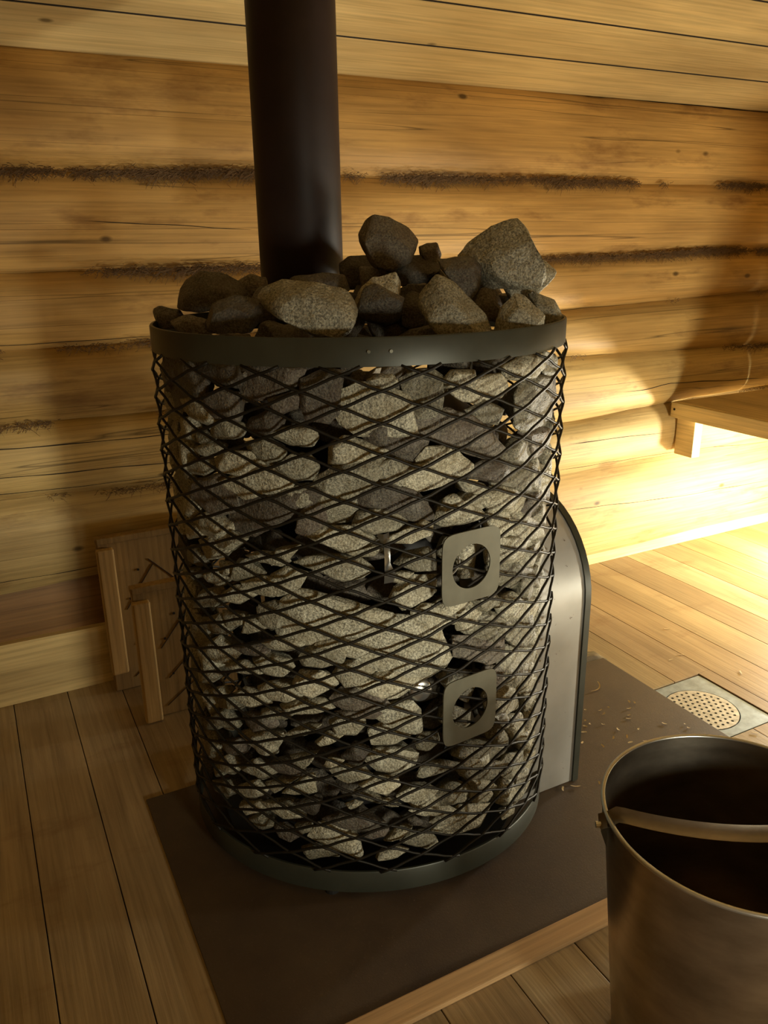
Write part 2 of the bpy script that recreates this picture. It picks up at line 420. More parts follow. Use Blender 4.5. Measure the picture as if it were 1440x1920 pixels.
drain = tag(empty('floor_drain', (.80, -.11, 0)), 'square steel floor drain with a round perforated grate', 'floor drain')
bm = bmesh.new(); n = 64; rc = .0825; c = Vector((-.008, -.003)); x0, x1, y0, y1 = -.107, .105, -.108, .108
def sq_ring(bm, z, rc, c, x0, x1, y0, y1, n):
    inn, out = [], []
    for k in range(n):
        a = 2 * math.pi * k / n; d = Vector((math.cos(a), math.sin(a)))
        inn.append(bm.verts.new((c.x + d.x * rc, c.y + d.y * rc, z)))
        t = min([(x1 - c.x) / d.x if d.x > 1e-6 else 9, (x0 - c.x) / d.x if d.x < -1e-6 else 9, (y1 - c.y) / d.y if d.y > 1e-6 else 9, (y0 - c.y) / d.y if d.y < -1e-6 else 9])
        out.append(bm.verts.new((c.x + d.x * t, c.y + d.y * t, z)))
    return inn, out
a1 = sq_ring(bm, -.002, rc, c, x0, x1, y0, y1, n); a2 = sq_ring(bm, -.005, rc, c, x0, x1, y0, y1, n)
for k in range(n):
    q = (k + 1) % n
    bm.faces.new((a1[0][k], a1[0][q], a1[1][q], a1[1][k])[::-1]); bm.faces.new((a2[0][k], a2[0][q], a2[1][q], a2[1][k]))
    bm.faces.new((a1[0][k], a1[0][q], a2[0][q], a2[0][k])); bm.faces.new((a1[1][k], a1[1][q], a2[1][q], a2[1][k])[::-1])
bmesh.ops.recalc_face_normals(bm, faces=bm.faces)
link('frame_plate', bm, M['drain'], drain)
# grate: a disc with real holes (cells with a polygonal hole each)
def grate():
    bm = bmesh.new(); R = .0800; hr = .0034; p = .0152; top, bot = -.0015, -.0045
    pts = []
    rows = 11
    for i in range(-5, 6):
        for k in range(-6, 7):
            x = (k + (.5 if i % 2 else 0)) * p; y = i * p * .866
            pts.append((x, y))
    cells = [(x, y) for x, y in pts if math.hypot(x, y) < R - .008]
    # hex cells with holes
    h = p / math.sqrt(3)
    def hexv(x, y):
        return [(x + h * math.cos(math.radians(60 * s + 30)), y + h * math.sin(math.radians(60 * s + 30))) for s in range(6)]
    allc = [(x, y) for i in range(-8, 9) for k in range(-8, 9) for (x, y) in [((k + (.5 if i % 2 else 0)) * p, i * p * .866)] if math.hypot(x, y) < R + h]
    for x, y in allc:
        hv = hexv(x, y); cl = [(vx, vy) if math.hypot(vx, vy) <= R else (vx * R / math.hypot(vx, vy), vy * R / math.hypot(vx, vy)) for vx, vy in hv]
        hole = math.hypot(x, y) < R - .009
        for z, flip in ((top, False), (bot, True)):
            o = [bm.verts.new((vx, vy, z)) for vx, vy in cl]
            if not hole:
                try: bm.faces.new(o if not flip else o[::-1])
                except Exception: pass
                continue
            o12 = []
            inn = [bm.verts.new((x + hr * math.cos(math.radians(30 * s + 30)), y + hr * math.sin(math.radians(30 * s + 30)), z)) for s in range(12)]
            for s in range(6):
                a, b_ = o[s], o[(s + 1) % 6]; i0, i1, i2 = inn[2 * s], inn[2 * s + 1], inn[(2 * s + 2) % 12]
                for f in ((a, i1, i0), (a, b_, i1), (b_, i2, i1)):
                    bm.faces.new(f if not flip else f[::-1])
        if hole:
            ring = [[bm.verts.new((x + hr * math.cos(math.radians(30 * s)), y + hr * math.sin(math.radians(30 * s)), z)) for s in range(12)] for z in (top, bot)]
            for s in range(12): bm.faces.new((ring[0][s], ring[0][(s + 1) % 12], ring[1][(s + 1) % 12], ring[1][s]))
    bmesh.ops.remove_doubles(bm, verts=bm.verts, dist=1e-5)
    o = link('grate', bm, M['grate'], drain); o.location = (-.008, -.003, 0); return o
grate()
bm = bmesh.new(); box(bm, -.108, .108, -.110, .110, -.029, -.0275); link('drain_well', bm, M['shade_marks'], drain)

# ------------------------------------------------------------------ the stove
stove = tag(empty('sauna_stove', (0, 0, 0)), 'tall round sauna stove with a wire mesh basket full of stones', 'stove')
def ring_band(name, z0, z1, k0, k1, mat, lip=0):
    bm = bmesh.new(); n = 160; prof = [(k1, z0), (k1, z1), (k0, z1), (k0, z0)]
    if lip: prof = [(k1, z0), (k1 + .0, z1 - .002), (k1 - .004, z1), (k0, z1), (k0, z0)]
    rings = []
    for kk, z in prof:
        rings.append([bm.verts.new(ell(360 * i / n, kk) + Vector((0, 0, z))) for i in range(n)])
    for a, b_ in zip(rings, rings[1:] + rings[:1]):
        for i in range(n): bm.faces.new((a[i], a[(i + 1) % n], b_[(i + 1) % n], b_[i]))
    bmesh.ops.recalc_face_normals(bm, faces=bm.faces)
    return link(name, bm, mat, stove, 40)
top_band = ring_band('top_band', .871, .9086, .985, 1.0, M['band'], 1)
ring_band('bottom_band', .020, .060, .985, 1.0, M['band'], 1)
for th in (-107.9, -113.6):
    p = ell(th, 1.0); nrm = p.normalized(); bm = bmesh.new()
    tube(bm, [p + Vector((0, 0, .8905)) - nrm * .001, p + Vector((0, 0, .8905)) + nrm * .0022], .0023, 12); link('rivet', bm, M['plate'], top_band, 40)
bm = bmesh.new(); lathe(bm, [(.001, .020), (.28, .020), (.28, .024), (.001, .024)], 64); link('base_plate', bm, M['core'], stove)
for a in (-60, -130, 130, 40):
    p = ell(a, .93); bm = bmesh.new(); tube(bm, [p + Vector((0, 0, .0045)), p + Vector((0, 0, .0205))], .013, 16); link('foot', bm, M['core'], stove)

# sleeve (arched tunnel to the fire door)
SL_W, SL_H, SX0, SX1 = .178, .395, .10, .370
def arch(w_, n=24):
    pts = [(-w_, .0055)] + [(-w_, .0055 + (SL_H - .0055) * k / 6) for k in range(1, 6)] + [(-w_ * math.cos(math.pi * k / n), SL_H + w_ * math.sin(math.pi * k / n)) for k in range(n + 1)]
    pts += [(w_, SL_H - (SL_H - .0055) * k / 6) for k in range(1, 7)]
    return pts
def arch_shell(name, x0, x1, w_, t, mat, parent, z=0):
    bm = bmesh.new(); o, i_ = arch(w_), arch(w_ - t); R4 = []
    for x, pr_ in ((x0, o), (x1, o), (x1, i_), (x0, i_)): R4.append([bm.verts.new((x, y, zz)) for y, zz in pr_])
    for a, b_ in zip(R4, R4[1:] + R4[:1]):
        for k in range(len(o) - 1): bm.faces.new((a[k], a[k + 1], b_[k + 1], b_[k]))
    for k in (0, len(o) - 1): bm.faces.new([r_[k] for r_ in R4])
    bmesh.ops.recalc_face_normals(bm, faces=bm.faces)
    return link(name, bm, mat, parent, 40)
sleeve = arch_shell('firebox_sleeve', SX0, .362, SL_W - .001, .002, M['sleeve'], stove)
arch_shell('sleeve_rim', .357, SX1, SL_W + .003, .012, M['band'], sleeve)
bm = bmesh.new(); pr_ = arch(SL_W - .012)
f0 = [bm.verts.new((.340, y, z)) for y, z in pr_]; f1 = [bm.verts.new((.348, y, z)) for y, z in pr_]
bm.faces.new(f0[::-1]); bm.faces.new(f1)
for k in range(len(pr_)): bm.faces.new((f0[k], f0[(k + 1) % len(pr_)], f1[(k + 1) % len(pr_)], f1[k]))
door = link('fire_door', bm, M['core'], stove)
bm = bmesh.new(); box(bm, .349, .353, -.11, .11, .16, .40, .001); link('door_glass', bm, M['glass'], door)
bm = bmesh.new(); tube(bm, [Vector((.352, -.135, .22)), Vector((.372, -.135, .22)), Vector((.372, -.135, .34)), Vector((.352, -.135, .34))], .005, 8); link('door_handle', bm, M['bright'], door)
# firebox
bm = bmesh.new(); r_ = lathe(bm, [(.182, .024), (.182, .76), (.15, .785), (.08, .80)], 48); bm.faces.new(r_[-1]); 
link('firebox', bm, M['core'], stove, 40)

# wire mesh: two families of strands crossing at nodes
PIT, STEP, TH0, ZN = .0215, 360 / 34, -110.53, .8393
def in_sleeve(p): 
    if p.x < 0: return False
    if p.z < SL_H: return abs(p.y) < SL_W
    return math.hypot(p.y, p.z - SL_H) < SL_W
def wire_mesh():
    bm = bmesh.new(); zlo, zhi = .058, .874; r = random.Random(3)
    for fam in (1, -1):
        for s in range(17):
            for wrap in (0,):
                pass
        # every helix of a family is fixed by its height at TH0; nodes sit at half pitches
        nstep = 34; 
        m0 = int((zlo - ZN) / PIT) - nstep - 2; m1 = int((zhi - ZN) / PIT) + nstep + 2
        for m_ in range(m0, m1 + 1):
            if m_ % 2: continue
            seg = []; segs = []
            sub = 4
            for q in range(0, nstep * sub + 1):
                th = TH0 + 180 - 360 + q * STEP / sub - 0
                i = q / sub - nstep / 2
                z = ZN + (m_ + fam * i) * PIT
                frac = (i % 1.0); node = abs(math.cos(frac * math.pi))      # 1 at a node, 0 between
                # strands pull together at nodes: flatten the path there
                dz = fam * PIT * .035 * math.sin(2 * math.pi * frac) * -1
                k = 1.0 - .001 + .006 * node ** 2 + (.002 if fam > 0 else -.001)
                p = ell(TH0 + i * STEP, k) + Vector((0, 0, z + dz + .0008 * noise.noise(Vector((i * 2.1, m_ * .7, fam)))))
                ok = zlo < p.z < zhi and not in_sleeve(p)
                if ok: seg.append(p)
                else:
                    if len(seg) > 1: segs.append(seg)
                    seg = []
            if len(seg) > 1: segs.append(seg)
            for sg in segs: tube(bm, sg, .0024 if fam > 0 else .0021, 5)
    return link('wire_mesh', bm, M['wire'], stove, 180)
wire_mesh()

# two square cover plates with a round hole
def cover_plate(th, zc, wd, ht, rh, rc, skew):
    bm = bmesh.new(); n = 72; rings = []
    for z in (0, .0022):
        inn, out = [], []
        for k in range(n):
            a = 2 * math.pi * k / n; c_, s_ = math.cos(a), math.sin(a)
            e = 7.0; rr = 1 / ((abs(c_) ** e + abs(s_) ** e) ** (1 / e))
            out.append(bm.verts.new((c_ * rr * wd / 2, -z, s_ * rr * ht / 2))); inn.append(bm.verts.new((c_ * rh, -z, s_ * rh)))
        rings.append((inn, out))
    for k in range(n):
        q = (k + 1) % n
        for (inn, out), fl in zip(rings, (0, 1)):
            f = (inn[k], inn[q], out[q], out[k]); bm.faces.new(f if fl else f[::-1])
        bm.faces.new((rings[0][0][k], rings[0][0][q], rings[1][0][q], rings[1][0][k])); bm.faces.new((rings[0][1][k], rings[0][1][q], rings[1][1][q], rings[1][1][k]))
    bmesh.ops.recalc_face_normals(bm, faces=bm.faces)
    o = link('cover_plate', bm, M['plate'], stove, 40); p = ell(th, 1.0)
    o.location = p + p.normalized() * .007 + Vector((0, 0, zc)); o.rotation_euler = (0, skew, math.radians(th + 90) ); return o
cp1 = cover_plate(-85.8, .580, .104, .110, .034, .02, 0); cp1['label'] = 'upper square steel cover plate with a round hole'
cp2 = cover_plate(-85.2, .345, .102, .112, .034, .02, 0); cp2['label'] = 'lower square steel cover plate with a round hole'
# bright bracket and pipe ends behind the mesh
p = ell(-110.4, .93); nrm = p.normalized(); tg = Vector((-nrm.y, nrm.x, 0)); bm = bmesh.new()
pts = []
for q in range(9):
    t = q / 8; pts.append((-.012 + .003 * t, .637 - .075 * t, .004 + .012 * math.sin(t * 3.1)))
ra = [[bm.verts.new(p + tg * (sx * .009 + (.004 * t_ if sx < 0 else 0)) + nrm * (d_ + (.007 if sx == 0 else 0)) + Vector((0, 0, z_))) for sx in (-1, 0, 1)] for t_, (o_, z_, d_) in enumerate(pts)]
for a, b_ in zip(ra, ra[1:]):
    for k in range(2): bm.faces.new((a[k], a[k + 1], b_[k + 1], b_[k]))
bmesh.ops.solidify(bm, geom=bm.faces[:], thickness=.0015); bmesh.ops.recalc_face_normals(bm, faces=bm.faces)
br = link('bracket', bm, M['bright'], stove, 60); br['label'] = 'bright steel bracket seen between the stones'
for th, zc, k_ in ((-98.2, .372, .93),):
    p = ell(th, .70); q = ell(th, k_); bm = bmesh.new()
    pts = [p + Vector((0, 0, zc)), q * .985 + Vector((0, 0, zc)), q + Vector((0, 0, zc))]
    tube(bm, pts, [.019, .019, .015], 24); o = link('pipe_end', bm, M['bright'], stove, 50); o['label'] = 'bright rounded pipe end beside the lower cover plate'
for zc in (.575, .355):
    p = ell(-86.5, .90); bm = bmesh.new(); pts = [p + Vector((.022 * math.cos(a) - .012, 0, zc + .022 * math.sin(a))) for a in [(-1.3 + 1.6 * s / 10) for s in range(11)]]
    tube(bm, pts, .0016, 6); link('wire_hook', bm, M['bright'], stove)

# flue pipe
bm = bmesh.new(); lathe(bm, [(.0735, .803), (.0735, .90), (.075, .902), (.075, 1.525), (.072, 1.525), (.072, .803)], 72, close=True)
flue = link('flue_pipe', bm, M['flue'], None, 40)
flue.location = (-.0053, .2269 - .0, 0)
tag(flue, 'black steel flue pipe rising from the stove to the ceiling', 'flue pipe')

